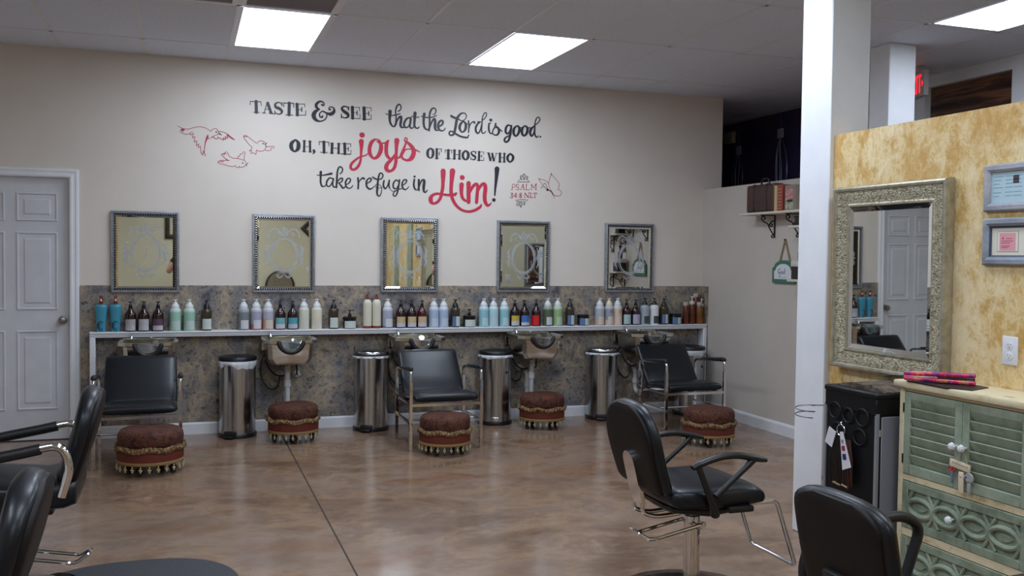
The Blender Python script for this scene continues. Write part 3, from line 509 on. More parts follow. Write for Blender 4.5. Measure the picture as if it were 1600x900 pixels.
def bottle(kind, x, label, body=None, lab=None, pumpm=None, cat='bottle', y=-.072, h=None, rz=0.):
    t = thing({'F': 'cosmetic_jar', 'E': 'pump_jar', 'H': 'spray_bottle'}.get(kind, 'pump_bottle'), label, 'jar' if kind in 'EF' else cat, (x, y, SZ), rz, 'hair product bottles on the white shelf')
    if kind == 'A':
        P = [(.030, 0), (.032, .004), (.0345, .05), (.0385, .11), (.043, .16), (.0455, .185), (.0455, .196), (.041, .207), (.030, .213), (.016, .215)]
        G().lathe(P, 28, sy=.62).build('body', body, t)
        g = G().lathe([(.0145, .212), (.0145, .236), (.012, .238), (.006, .24), (.006, .266), (.011, .267), (.012, .277), (.008, .28)], 16); g.tube([(0, 0, .272), (0, -.03, .270), (0, -.036, .262)], .005, 8)
        g.build('pump', mat('maroon_pump', (120, 30, 34), .35), t)
        G().lathe([(.0085, .238), (.010, .240), (.0065, .256), (.0063, .258)], 14).build('pump_collar', mat('brass_collar', (214, 180, 110), .25, 1), t)
        def rad(z):
            for (a, b), (c, d) in zip(P, P[1:]):
                if b <= z <= d: return a+(c-a)*(z-b)/(d-b)
            return .03
        fn = lambda px, z: (px, -.62*math.sqrt(max(0, rad(z)**2-px*px))-.0006, z)
        g = G()
        for s in ([(.018, .078, .003), (-.004, .082, .007), (-.018, .062, .009), (-.020, .036, .009), (-.010, .016, .007), (.012, .006, .004)],
                  [(.022, .070, .002), (.004, .068, .004), (-.008, .050, .005), (-.010, .034, .004), (0, .02, .003)],
                  [(-.022, .074, .002), (-.026, .05, .003), (-.025, .03, .002)], [(.014, .03, .002), (.004, .026, .005), (.016, .014, .003)]): g.ribbon(s, fn, 6)
        g.build('emblem', mat('emblem_navy', (22, 34, 56), .4), t, smooth=0)
        g = G()
        for k in range(5): g.ribbon([(-.024+.004*(k % 2), .152-.011*k, .0016), (.022-.006*(k % 3), .152-.011*k, .0016)], fn, 1, False)
        g.build('printed_text', mat('teal_text', (40, 110, 136), .4), t, smooth=0)
    elif kind == 'B':
        G().lathe([(.038, 0), (.0425, .004), (.0425, .128), (.040, .139), (.031, .154), (.0205, .168), (.0165, .176), (.0165, .186)], 26).build('body', body or BROWN, t)
        pump('', .182, .236).build('pump', BLACKP, t); label_patch(.0431, .010, .098, 1.05).build('label', lab, t, smooth=60)
    elif kind in 'CK':
        hh = .25
        G().lathe([(.040, 0), (.0435, .004), (.0435, .157), (.0415, .168), (.036, .176), (.030, .181), (.030, .186)], 26).build('body', body, t)
        pump('wide' if kind == 'C' else 'cone', .180, hh).build('pump', pumpm or (WHITEP if kind == 'C' else BLACKP), t)
        if lab: label_patch(.0441, .012, .082, .80, .25).build('label', lab, t, smooth=60)
    elif kind == 'D':
        G().lathe([(.0385, 0), (.0415, .004), (.0415, .150), (.039, .163), (.030, .172), (.027, .175)], 26).build('body', mat('olive_brown_plastic', (58, 48, 32), .16, coat=.3), t)
        pump('cone', .173, .243).build('pump', BLACKP, t); label_patch(.0421, .012, .096, .95, .12).build('label', lab, t, smooth=60)
    elif kind in 'EF':
        G().lathe([(.050, 0), (.0535, .004), (.0535, .068), (.050, .074)], 28).build('body', mat('smoked_jar', (34, 38, 40), .2), t)
        G().lathe([(.054, .073), (.056, .076), (.056, .097), (.053, .100), (.01, .1005)], 28).build('lid', BLACKP, t)
        if kind == 'E': pump('', .099, .158).build('pump', BLACKP, t)
        label_patch(.0541, .006, .066, 1.05, .05).build('label', lab, t, smooth=60)
    elif kind == 'G':
        G().lathe([(.0375, .022), (.0375, .205), (.0355, .221), (.030, .234), (.021, .243), (.0145, .246)], 26).build('body', body, t)
        G().lathe([(.034, 0), (.038, .003), (.038, .022)], 26).build('base_band', mat('rust_band', (132, 58, 44), .4), t)
        g = G().lathe([(.0145, .246), (.0145, .266), (.011, .269), (.0055, .27), (.0055, .28), (.011, .281), (.011, .288), (.008, .291)], 14); g.tube([(0, 0, .285), (0, -.028, .283)], .0045, 8)
        g.build('pump', mat('brick_pump', (150, 56, 46), .35), t)
        label_patch(.0381, .05, .200, .8).build('label', lab, t, smooth=60)
    elif kind == 'H':
        hb = h or .178
        G().lathe([(.026, 0), (.028, .003), (.028, hb-.008), (.024, hb)], 22).build('body', body, t)
        if pumpm:
            G().lathe([(.0245, hb-.002), (.026, hb), (.026, hb+.024), (.012, hb+.028), (.006, hb+.03), (.006, hb+.06), (.012, hb+.062), (.012, hb+.072), (.008, hb+.075)], 18).tube([(0, 0, hb+.067), (0, -.026, hb+.067)], .004, 8).build('pump', pumpm, t)
        else: G().lathe([(.025, hb-.002), (.0265, hb), (.0265, hb+.028), (.024, hb+.031)], 22).build('cap', mat('clear_cap', (196, 186, 172), .15), t)
        G().tube([(.0283*math.cos(a), .0283*math.sin(a), .02+.11*k/9) for k, a in enumerate([-2.3+.16*i for i in range(10)])], .0022, 6).build('printed_stripe', mat('dark_red_print', (70, 24, 18), .4), t)
    return t
def LB(n, stops, ax='Z', lines=((90, 90, 100), 190, .35)): return split_mat('label_'+n, ax, stops, .5, lines)
def MILK(n, stops): return split_mat('liquid_'+n, 'Z', stops, .3)
TEAL = mat('teal_bottle', (62, 146, 172), .32)
GREY, PALE = (206, 206, 210), (208, 220, 212)
L = dict(
  check=LB('speckled', [(0, GREY), (.045, (190, 184, 190))], lines=((30, 26, 32), 60, .9)), grid=LB('checked', [(0, GREY), (.045, (196, 196, 200))], lines=((60, 60, 66), 110, .8)),
  plum=LB('plum', [(0, (196, 192, 200)), (.046, (92, 62, 84)), (.094, (96, 66, 88))]), mint=LB('mint', [(0, (196, 214, 206))]), pale=LB('pale', [(0, PALE)]),
  white=LB('white', [(0, (216, 218, 222))]), tealgrey=LB('teal_grey', [(0, (198, 198, 204)), (.046, (84, 168, 176))], lines=((220, 226, 226), 60, .7)),
  teal=LB('teal_wave', [(0, (196, 196, 204)), (.046, (70, 156, 172))], lines=((120, 190, 200), 70, .7)), cream=LB('cream', [(0, (220, 216, 202))]),
  tan=LB('tan', [(0, (200, 200, 214)), (.044, (206, 178, 134))], lines=((120, 100, 80), 90, .4)), tan2=LB('tan_plain', [(0, (200, 200, 214)), (.044, (210, 184, 140))]),
  blue=LB('bluewhite', [(-.25, (86, 116, 164)), (-.002, (206, 222, 214))], 'X', ((60, 76, 100), 190, .3)), paleblue=LB('pale_blue', [(0, (202, 212, 226))]), aqua=LB('aqua', [(0, (194, 220, 226))]),
  yellow=LB('yellow', [(0, (204, 204, 206)), (.05, (204, 180, 70))]), royal=LB('royal', [(0, (206, 208, 216)), (.036, (62, 112, 190))]), red=LB('red', [(0, (206, 32, 40))], lines=((206, 32, 40), 10, 0)),
  sage=LB('sage', [(0, (188, 208, 178))]), peach=LB('peach', [(0, (220, 210, 198))]), aquag=LB('aqua_green', [(0, (180, 206, 204))], lines=((90, 130, 130), 70, .5)), lilac=LB('lilac', [(0, (186, 180, 206))], lines=((120, 110, 150), 70, .5)),
  black=LB('black_block', [(0, (40, 54, 62))], lines=((150, 170, 176), 120, .4)), text=LB('script_text', [(0, (222, 218, 198))], lines=((150, 144, 124), 120, .5)))
B = [
 ('A', -.613, 'teal bottle with maroon pump at the left end of the shelf', TEAL, None), ('A', -.509, 'teal bottle with maroon pump, second from shelf left end', TEAL, None),
 ('B', -.401, 'brown pump bottle with black speckled white label, beside the teal bottles', None, L['check']), ('B', -.304, 'brown pump bottle with grey checked label', None, L['grid']),
 ('B', -.199, 'brown pump bottle with plum and white label', None, L['plum']),
 ('C', -.071, 'mint green bottle with white pump, the left of the mint pair', MILK('mint', [(0, (150, 192, 172)), (.15, (190, 214, 202))]), L['mint']),
 ('C', .035, 'mint green bottle with white pump, the right of the mint pair', MILK('mint', []) if 0 else _M['liquid_mint'], L['mint']),
 ('D', .166, 'olive brown pump bottle standing alone right of the mint pair', None, L['pale']),
 ('C', .453, 'clear bottle of grey blue liquid with white pump, left end of second cluster', MILK('slate', [(0, (120, 128, 134)), (.145, (166, 170, 172))]), L['white']),
 ('C', .552, 'white pump bottle with lilac upper half and rose lower liquid', MILK('rose', [(0, (170, 92, 100)), (.045, (164, 164, 182)), (.15, (196, 198, 206))]), L['white']),
 ('C', .647, 'white pump bottle with lilac upper half and orange lower liquid', MILK('orange', [(0, (208, 146, 120)), (.085, (176, 174, 188)), (.15, (200, 200, 206))]), L['peach']),
 ('B', .743, 'brown pump bottle with teal mountain style label', None, L['tealgrey']), ('B', .844, 'brown pump bottle with plain teal topped label', None, L['teal']),
 ('C', .935, 'ivory bottle with white pump, beside the teal label bottle', mat('ivory_a', (206, 208, 192), .35), L['cream']), ('C', 1.041, 'cream bottle with white pump, right of the ivory one', mat('ivory_b', (216, 212, 190), .35), L['cream']),
 ('D', 1.179, 'olive brown pump bottle beside a low pump jar, above the second basin', None, L['pale']),
 ('E', 1.315, 'low dark pump jar with pale label, right of the second basin', None, L['pale']),
 ('G', 1.465, 'tall ivory bottle with brick red pump, the left of the tall pair', mat('ivory_c', (214, 212, 190), .35), L['text']), ('G', 1.544, 'tall ivory bottle with brick red pump, the right of the tall pair', _M['ivory_c'], L['text']),
 ('C', 1.639, 'clear lavender grey bottle with white pump, right of the tall ivory pair', MILK('lav', [(0, (120, 124, 146)), (.02, (166, 170, 190)), (.15, (198, 200, 208))]), L['white']),
 ('B', 1.753, 'brown pump bottle with dotted tan label, left of the tan label trio', None, L['tan']), ('B', 1.848, 'brown pump bottle with tan label, middle of the tan label trio', None, L['tan2']),
 ('B', 1.940, 'reddish brown pump bottle with tan label, right of the tan label trio', mat('red_amber', (70, 18, 20), .12, coat=.4), L['tan2']),
 ('C', 2.045, 'pale blue bottle with white pump, the left of the pale blue pair', MILK('sky', [(0, (164, 182, 206)), (.15, (196, 206, 218))]), L['paleblue']), ('C', 2.133, 'pale blue bottle with white pump, the right of the pale blue pair', _M['liquid_sky'], L['paleblue']),
 ('D', 2.239, 'olive brown pump bottle with blue and white label, near the middle chair', None, L['blue']),
 ('E', 2.368, 'low dark pump jar left of the three aqua bottles', None, L['pale']),
 ('C', 2.500, 'aqua bottle with white pump, left of the aqua trio', MILK('aqua', [(0, (142, 192, 202)), (.15, (186, 214, 218))]), L['aqua']), ('C', 2.591, 'palest aqua bottle with white pump, middle of the aqua trio', MILK('aqua2', [(0, (176, 208, 216)), (.15, (196, 216, 220))]), L['aqua']),
 ('C', 2.692, 'aqua bottle with white pump, right of the aqua trio', _M['liquid_aqua'], L['aqua']),
 ('B', 2.792, 'brown pump bottle with yellow and white label', None, L['yellow']), ('B', 2.885, 'brown pump bottle with royal blue and white label', None, L['royal']),
 ('B', 2.997, 'brown pump bottle turned so its bright red label faces left', None, L['red']),
 ('C', 3.108, 'dark green bottle with white pump', MILK('moss', [(0, (84, 98, 76)), (.15, (150, 160, 148))]), L['white']), ('C', 3.206, 'light green bottle with white pump', MILK('leaf', [(0, (146, 176, 128)), (.15, (180, 200, 172))]), L['sage']),
 ('D', 3.326, 'olive brown pump bottle right of the light green bottle', None, L['blue']), ('F', 3.459, 'low jar with black lid, left of the peach bottomed bottles', None, L['blue']),
 ('C', 3.624, 'clear grey bottle with peach base and white pump, no round mark', MILK('ash', [(0, (198, 170, 152)), (.05, (172, 176, 182)), (.15, (196, 200, 204))]), L['peach']), ('C', 3.719, 'clear grey bottle with a dark round mark and cream pump', MILK('ash2', [(0, (202, 188, 174)), (.05, (150, 156, 166)), (.15, (184, 190, 196))]), L['peach']),
 ('C', 3.805, 'peach bottle with a dark round mark and white pump', MILK('peach', [(0, (214, 188, 168)), (.15, (206, 204, 204))]), L['peach']),
 ('B', 3.898, 'brown pump bottle with aqua green label', None, L['aquag']), ('B', 3.993, 'brown pump bottle with lilac label', None, L['lilac']),
 ('K', 4.088, 'grey bottle with black pump and dark square label', mat('grey_plastic', (160, 170, 180), .3), L['black']), ('K', 4.187, 'white bottle with black pump and dark square label', mat('white_plastic', (222, 224, 224), .3), L['black']),
 ('D', 4.290, 'olive brown pump bottle nearest the shelf right end', None, L['blue']), ('F', 4.415, 'low jar with black lid beside the amber bottles', None, L['blue']),
]
for b in B:
    kw = {}
    if b[1] == 2.997: kw['rz'] = -.75
    if b[1] == 3.719: kw['pumpm'] = mat('cream_pump', (220, 208, 180), .4)
    t = bottle(b[0], b[1], b[2], b[3], b[4], **kw)
    if b[1] in (3.719, 3.805):
        v = [(.0441*math.cos(-PI/2+.25+.34*math.cos(a)), .0441*math.sin(-PI/2+.25+.34*math.cos(a)), .128+.014*math.sin(a)) for a in [2*PI*k/16 for k in range(16)]]
        G().add(v, [tuple(range(16))]).build('round_mark', mat('mark_dark', (52, 44, 52), .5), t, smooth=0)
AMB = noise_mat('amber_red_liquid', [(.3, (70, 30, 20)), (.6, (118, 56, 38)), (.8, (150, 96, 76))], 16, 3, .2, stretch=(1.6, 1.6, .5)); AMB2 = noise_mat('amber_gold_liquid', [(.3, (104, 62, 26)), (.6, (150, 100, 50)), (.8, (170, 120, 66))], 16, 3, .2, stretch=(1.6, 1.6, .5))
bottle('H', 4.524, 'slim dark amber bottle with pale cap, left of the amber group', AMB, y=-.07)
bottle('H', 4.592, 'slim amber bottle with white pump, second in the amber group', AMB, pumpm=WHITEP, y=-.072, h=.19)
bottle('H', 4.663, 'slim golden amber bottle with pale cap in front of a taller one', AMB2, y=-.088)
bottle('H', 4.654, 'tallest amber bottle, at the back of the amber group', AMB, h=.258, y=-.032)
bottle('H', 4.706, 'slim amber bottle with white pump nearest the corner', AMB2, pumpm=WHITEP, y=-.055, h=.166).scale = (.85, .85, 1)

# ---------------------------------------------------------------- shampoo basins
def basin(cx, label, swing=0.):
    t = thing('shampoo_basin', label, 'wash basin', (cx, 0, 0), 0, 'steel shampoo basins under the shelf')
    zt = .790; Wd = .212; y0, y1 = -.03, -.475
    def ring(w, ya, yb, z, ch=.05):
        return [(-w, ya, z), (-w, yb+ch, z), (-w+ch, yb, z), (-.085, yb, z), (-.06, yb, z), (0, yb, z), (.06, yb, z), (.085, yb, z), (w-ch, yb, z), (w, yb+ch, z), (w, ya, z)]
    def notch(R, depth, on):
        R = [list(p) for p in R]
        for i, d in ((4, .75), (5, 1), (6, .75)): R[i][2] -= depth*d*on
        return [tuple(p) for p in R]
    R = [ring(Wd-.02, y0, y1+.01, zt-.035), ring(Wd, y0-.0, y1, zt-.026), ring(Wd, y0, y1, zt), ring(Wd-.03, y0-.02, y1+.028, zt-.002), ring(Wd-.038, y0-.03, y1+.036, zt-.02), ring(Wd-.06, y0-.20, y1+.07, zt-.175), ring(.05, -.25, -.33, zt-.185, .02)]
    R = [notch(q, .075, 1 if 0 < i < 5 else (.9 if i == 0 else 0)) for i, q in enumerate(R)]
    g = G().rings(R, False)
    O = [ring(Wd-.035, y0-.03, y1+.012, zt-.03, .03), ring(Wd-.045, y0-.05, y1+.025, zt-.15, .03), ring(Wd-.07, y0-.09, y1+.05, zt-.198, .035), ring(.06, -.24, -.34, zt-.205, .02), ring(.03, -.26, -.32, zt-.206, .01)]
    O[0] = notch(O[0], .07, 1)
    g.rings(O, True); g.build('bowl', SINK, t, smooth=30)
    # wedge of the back deck and bracket
    G().box(-Wd+.01, -.10, zt-.004, Wd-.01, -.02, zt+.006, .003, 1).box(-Wd+.02, -.03, zt-.12, Wd-.02, -.002, zt-.01, .003, 1).build('back_deck', SINK, t)
    for s in (-1, 1):
        G().tube([(s*.16, -.016, zt-.22), (s*.16, -.20, zt-.05)], .009, 8).build('wall_bracket', STEEL, t)
    nk = [(.095*math.cos(a), y1-.008, zt-.004+.092*math.sin(a)) for a in [PI+PI*k/16 for k in range(17)]]
    G().tube(nk, [.011]+[.018]*15+[.011], 10, sy=1.).build('neck_rest', RUBBER, t)
    G().tube(fillet([(-.13, -.07, zt), (-.13, -.07, zt+.035), (-.13, -.15, zt+.03), (-.13, -.17, zt)], .02), .010, 10).build('faucet', CHROME, t)
    G().lathe([(.02, 0), (.02, .012), (.012, .02), (.012, .03), (.022, .036), (.020, .05), (.006, .056)], 14, .02, -.08, zt+.004).build('tap_knob', CHROME, t)
    G().lathe([(.016, 0), (.014, .03), (.02, .05), (.022, .07), (.0, .071)], 14, M=T(.05, -.2, zt-.06) @ RX(.9)).build('spray_head', CHROME, t)
    G().lathe([(.028, zt-.23), (.034, zt-.222), (.05, zt-.200)], 18, 0, -.20).build('drain_flange', STEEL, t)
    g = G().tube([(0, -.20, zt-.215), (0, -.20, .40)], .022, 14).tube([(0, -.20, .44), (0, -.20, .39)], .028, 14)
    g.tube(fillet([(0, -.20, .42), (0, -.20, .24), (0, -.145, .215), (0, -.09, .24), (0, -.085, .42), (0, -.02, .44)], .035), .020, 12).tube([(0, -.089, .30), (0, -.087, .34)], .027, 12)
    g.build('drain_pipe', PVC, t)
    for x, z in ((-.045, .47), (.09, .465)):
        g = G().lathe([(.032, 0), (.030, .006), (.014, .012), (.012, .04)], 16, M=T(x, -.012, z) @ RX(PI/2)); g.tube([(x, -.045, z), (x, -.075, z)], .011, 10); g.ball((x+.018, -.07, z), .014, 8)
        g.build('shutoff_valve', mat('valve_white', (190, 192, 194), .3), t)
    for pts in ([(.09, -.07, .465), (.085, -.09, .55), (.06, -.10, .63), (.03, -.08, .70)],
                [(-.045, -.07, .47), (-.07, -.10, .38), (-.13, -.11, .36), (-.19, -.10, .44), (-.20, -.09, .56), (-.16, -.08, .66), (-.10, -.08, .72)],
                [(-.17, -.12, .60), (-.13, -.13, .52), (-.07, -.12, .47), (0, -.11, .47)]):
        G().tube(cr_path(pts, 6), .007, 8).build('hose', mat('black_hose', (20, 20, 22), .5), t)
    return t
for x, lb in ((-.26, 'steel shampoo basin behind the leftmost shampoo chair'), (.79, 'fully visible steel shampoo basin left of the middle shampoo chair'), (1.845, 'steel shampoo basin behind the middle shampoo chair'),
              (2.91, 'fully visible steel shampoo basin between the middle and right shampoo chairs'), (3.99, 'steel shampoo basin behind the shampoo chair in the corner')): basin(x, lb)

# ---------------------------------------------------------------- shampoo chairs
def shampoo_chair():
    t = thing('shampoo_chair', '', 'chair', (0, 0, 0), 0, 'black shampoo chairs in front of the basins')
    w = .255
    def cushion(sec, name, wid):
        R = []
        for (y, z), (ny, nz), th, ww in sec:
            q = []
            for k in range(20):
                a = 2*PI*k/20; ca, sa = math.cos(a), math.sin(a)
                cx = math.copysign(abs(ca)**.45, ca)*ww; h = math.copysign(abs(sa)**.55, sa)*th/2
                q.append((cx, y+ny*h, z+nz*h))
            R.append(q)
        return G().rings(R).build(name, LEATHER, t, smooth=60)
    S = [(-.565, .390), (-.56, .392), (-.53, .396), (-.45, .398), (-.30, .392), (-.16, .372), (-.12, .37), (-.115, .37)]
    cushion([(p, (0, 1) if 0 else (.0, 1), th, ww) for p, th, ww in zip(S, (.03, .05, .066, .07, .068, .06, .05, .02), (.24, .248, .253, .253, .253, .25, .248, .24))], 'seat', w)
    d = Vector((.27, .35)).normalized(); n = (-d.y, d.x)
    S = [(-.165+d.x*s, .372+d.y*s) for s in (0, .01, .04, .15, .29, .37, .402, .412)]
    cushion([(p, n, th, ww) for p, th, ww in zip(S, (.02, .045, .06, .062, .06, .058, .045, .02), (.24, .248, .252, .252, .248, .246, .244, .236))], 'backrest', w)
    sx = .275
    for s in (-1, 1):
        x = s*sx
        G().box(x-.011, -.561, 0, x+.011, -.539, .52).build('leg', CHROME, t)
        G().box(x-.011, -.075, 0, x+.011, -.053, .50).build('leg', CHROME, t)
        P = fillet([(x, -.55, .515), (x, -.55, .615), (x, -.064, .575), (x, -.064, .495)], .07, 6)
        G().tube(P, .0115, 10).build('arm_tube', CHROME, t)
        P = fillet([(x, -.551, .56), (x, -.551, .622), (x, -.19, .592)], .06, 6)
        P = P[3:]; k = len(P); G().tube(P, [.014]+[.019]*(k-2)+[.012], 10).build('arm_pad', RUBBER, t)
        G().box(x-.009, -.54, .20, x+.009, -.075, .218).build('stretcher', CHROME, t)
    G().box(-sx, -.559, .335, sx, -.539, .357).box(-sx, -.13, .32, sx, -.11, .34).box(-sx, -.54, .338, -sx+.02, -.11, .352).box(sx-.02, -.54, .338, sx, -.11, .352).build('seat_frame', CHROME, t)
    G().tube([(-sx, -.39, .209), (sx, -.39, .209)], .008, 8).build('cross_bar', CHROME, t)
    return t
c0 = shampoo_chair()
spots = [((-.302, -.62, 0), 0., 'black shampoo chair at the left, near the white door'), ((1.872, -.60, 0), 0., 'middle black shampoo chair with blueish sheen on the seat'), ((4.03, -.575, 0), 0., 'black shampoo chair in the right corner')]
c0.location = spots[0][0]; c0['label'] = spots[0][2]
for loc, a, lb in spots[1:]: dup(c0, loc, a, lb)

# ---------------------------------------------------------------- fringed footstools
VELVET = noise_mat('rust_velvet', [(.38, (44, 18, 13)), (.48, (76, 34, 22)), (.54, (98, 54, 30)), (.62, (54, 22, 15))], 26, 6, .8, bump=.35, bscale=140, bdist=.004, distort=1.5)
SKIRT = noise_mat('rust_skirt', [(.3, (88, 32, 18)), (.7, (108, 42, 24))], 40, 3, .7, stretch=(6, 6, .2), bump=.3, bscale=60)
GOLDT = noise_mat('gold_brown_trim', [(.38, (62, 42, 26)), (.5, (112, 86, 54)), (.6, (150, 122, 82))], 60, 4, .8, bump=.5, bscale=160, bdist=.004)
BEAD = mat('pale_bead', (176, 164, 122), .2); DARKW = mat('dark_stained_wood', (36, 20, 14), .4)
def footstool():
    t = thing('footstool', '', 'footstool', (0, 0, 0), 0, 'rust velvet footstools with beaded fringe')
    rr = .192
    n = 48
    R = []
    for r_, z in [(.02, .292), (.10, .294), (.15, .290), (.178, .280), (.190, .262), (.193, .235), (.190, .200), (.184, .185)]:
        R.append([(r_*(1+.012*math.sin(5*a+z*9))*math.cos(a), r_*(1+.012*math.sin(5*a+z*9))*math.sin(a), z+.003*math.sin(3*a)) for a in [2*PI*k/n for k in range(n)]])
    G().rings(R).build('cushion', VELVET, t, smooth=70)
    n = 144; R = []
    for r_, z in [(.183, .19), (.192, .16), (.193, .12), (.191, .085)]:
        R.append([((r_+.002*(k % 2))*math.cos(2*PI*k/n), (r_+.002*(k % 2))*math.sin(2*PI*k/n), z) for k in range(n)])
    G().rings(R).build('skirt', SKIRT, t, smooth=30)
    n = 160; rnd = random.Random(3); J = [[rnd.uniform(-1, 1) for _ in range(n)] for _ in range(8)]; R = []
    for i in range(8):
        a = 2*PI*i/8
        R.append([((.192+.018*math.cos(a)*1.0+.006*J[i][k])*math.cos(2*PI*k/n), (.192+.018*math.cos(a)+.006*J[i][k])*math.sin(2*PI*k/n), .172+.006*math.sin(7*PI*2*k/n)+.019*math.sin(a)+.005*J[i][k]) for k in range(n)])
    G().rings(R, False, True).build('ruffle_trim', GOLDT, t, smooth=20)
    G().lathe([(.192, .075), (.197, .078), (.198, .09), (.194, .096), (.19, .096)], 48, caps=False).build('braid', mat('tan_braid', (136, 108, 66), .7), t)
    g = G().tube([(.195, 0, .08), (.195, 0, .05)], .0022, 5).ball((.195, 0, .064), .0055, 6).ball((.195, -.006, .052), .0065, 6).ball((.195, .006, .050), .006, 6).ball((.195, 0, .040), .0065, 6, sz=1.3)
    n = 24; ts = g.build('tassel', BEAD, t)
    for k in range(1, n):
        q = ts.copy(); C.objects.link(q); q.parent = t; q.rotation_euler = (0, 0, 2*PI*k/n)
    for k in range(4):
        a = PI/4+k*PI/2+.35
        G().lathe([(.012, .0), (.018, .006), (.016, .016), (.022, .03), (.024, .042), (.015, .052), (.017, .08), (.02, .09)], 14, .145*math.cos(a), .145*math.sin(a)).build('foot', DARKW, t)
    G().lathe([(.16, .075), (.183, .078), (.183, .09)], 40).build('underside', DARKW, t)
    return t
f0 = footstool()
spots = [((-.215, -1.305, 0), 'rust footstool in front of the leftmost shampoo chair', 1.08), ((.81, -.475, 0), 'rust footstool under the second basin, over the floor joint', 1.0), ((1.835, -1.25, 0), 'rust footstool in front of the middle shampoo chair', .98),
         ((2.915, -.458, 0), 'rust footstool below the fourth basin, furthest back', 1.0), ((3.935, -1.50, 0), 'rust footstool in front of the corner shampoo chair', 1.04)]
f0.location = spots[0][0]; f0['label'] = spots[0][1]; f0.scale = (1.08, 1.08, 1.02)
for k, (loc, lb, s) in enumerate(spots[1:]):
    q = dup(f0, loc, .9*k+.4, lb); q.scale = (s, s, 1)

# ---------------------------------------------------------------- pedal bins
LINER = noise_mat('white_bin_liner', [(.3, (196, 200, 206)), (.7, (222, 226, 230))], 9, 3, .4)
def bin_(x, label, black, bag, front, h=.655, y=-.165):
    t = thing('pedal_bin', label, 'bin', (x, y, 0), 0, 'steel pedal bins along the wall')
    r_ = .142
    G().lathe([(r_-.004, .03), (r_, .034), (r_, h-.045), (r_-.004, h-.04)], 44).build('body', STEEL, t)
    g = G().lathe([(r_-.004, 0), (r_+.008, .003), (r_+.010, .024), (r_+.004, .034), (r_-.004, .036)], 40); g.build('base_ring', PLASTIC, t)
    lidm = mat('black_lid', (26, 27, 34), .35) if black else STEEL
    G().lathe([(r_-.002, h-.044), (r_+.006, h-.04), (r_+.006, h-.020), (r_, h-.012), (.10, h-.004), (.04, h), (.005, h)], 44).build('lid', lidm, t)
    if not black: G().lathe([(r_+.002, h-.05), (r_+.009, h-.045), (r_+.009, h-.034), (r_+.004, h-.03)], 40, caps=False).build('lid_rim', mat('rim_dark', (70, 72, 76), .3, .6), t)
    n = 72; rnd = random.Random(int(x*1000)); R = []
    ph = [rnd.uniform(0, 6) for _ in range(4)]
    for i, (dr, z) in enumerate([(.004, h-.045), (.009, h-.05), (.011, h-.06), (.007, 0)]):
        q = []
        for k in range(n):
            a = 2*PI*k/n; dz = bag*(.55+.25*math.sin(3*a+ph[0])+.12*math.sin(7*a+ph[1])+.08*math.sin(13*a+ph[2]))
            zz = z if i < 3 else h-.06-dz
            rr = r_+dr+(.004*math.sin(17*a+ph[3])+.004*math.sin(9*a) if i > 1 else 0)
            q.append((rr*math.cos(a), rr*math.sin(a), zz-(0 if i != 2 else dz*.4)))
        R.append(q)
    G().rings(R, False).build('bin_liner', LINER, t, smooth=50)
    if front == 'pedal':
        a = -PI/2-.45; g = G().box(-.04, -.035, .008, .04, .02, .026, .008); g.box(-.05, 0, 0, .05, .03, .06, .01); g.move(T((r_+.012)*math.cos(a), (r_+.012)*math.sin(a), 0) @ RZ(a+PI/2)); g.build('pedal', PLASTIC, t)
    else:
        a = -PI/2-.32; g = G().box(-.036, -.018, .045, .036, .01, .075, .006); g.move(T(r_*math.cos(a), r_*math.sin(a), 0) @ RZ(a+PI/2)); g.build('pedal', CHROME, t)
        a = -PI/2+.45; g = G().lathe([(.011, 0), (.011, .004), (.007, .005)], 18); g.move(T(r_*math.cos(a), r_*math.sin(a), .46) @ RZ(a+PI/2) @ RX(PI/2)); g.build('badge', PLASTIC, t)
    return t
bin_(.402, 'steel bin with black lid and loose white liner, left of the second basin', True, .06, 'pedal')
bin_(1.483, 'steel bin with silver lid left of the middle shampoo chair', False, .012, 'pedal', .675)
bin_(2.584, 'steel bin with black lid and front foot bar, right of the middle chair', True, .02, 'bar')
bin_(3.612, 'steel bin with silver lid left of the corner shampoo chair', False, .014, 'pedal')
bin_(4.52, 'steel bin with black lid behind the corner shampoo chair', True, .045, 'bar')
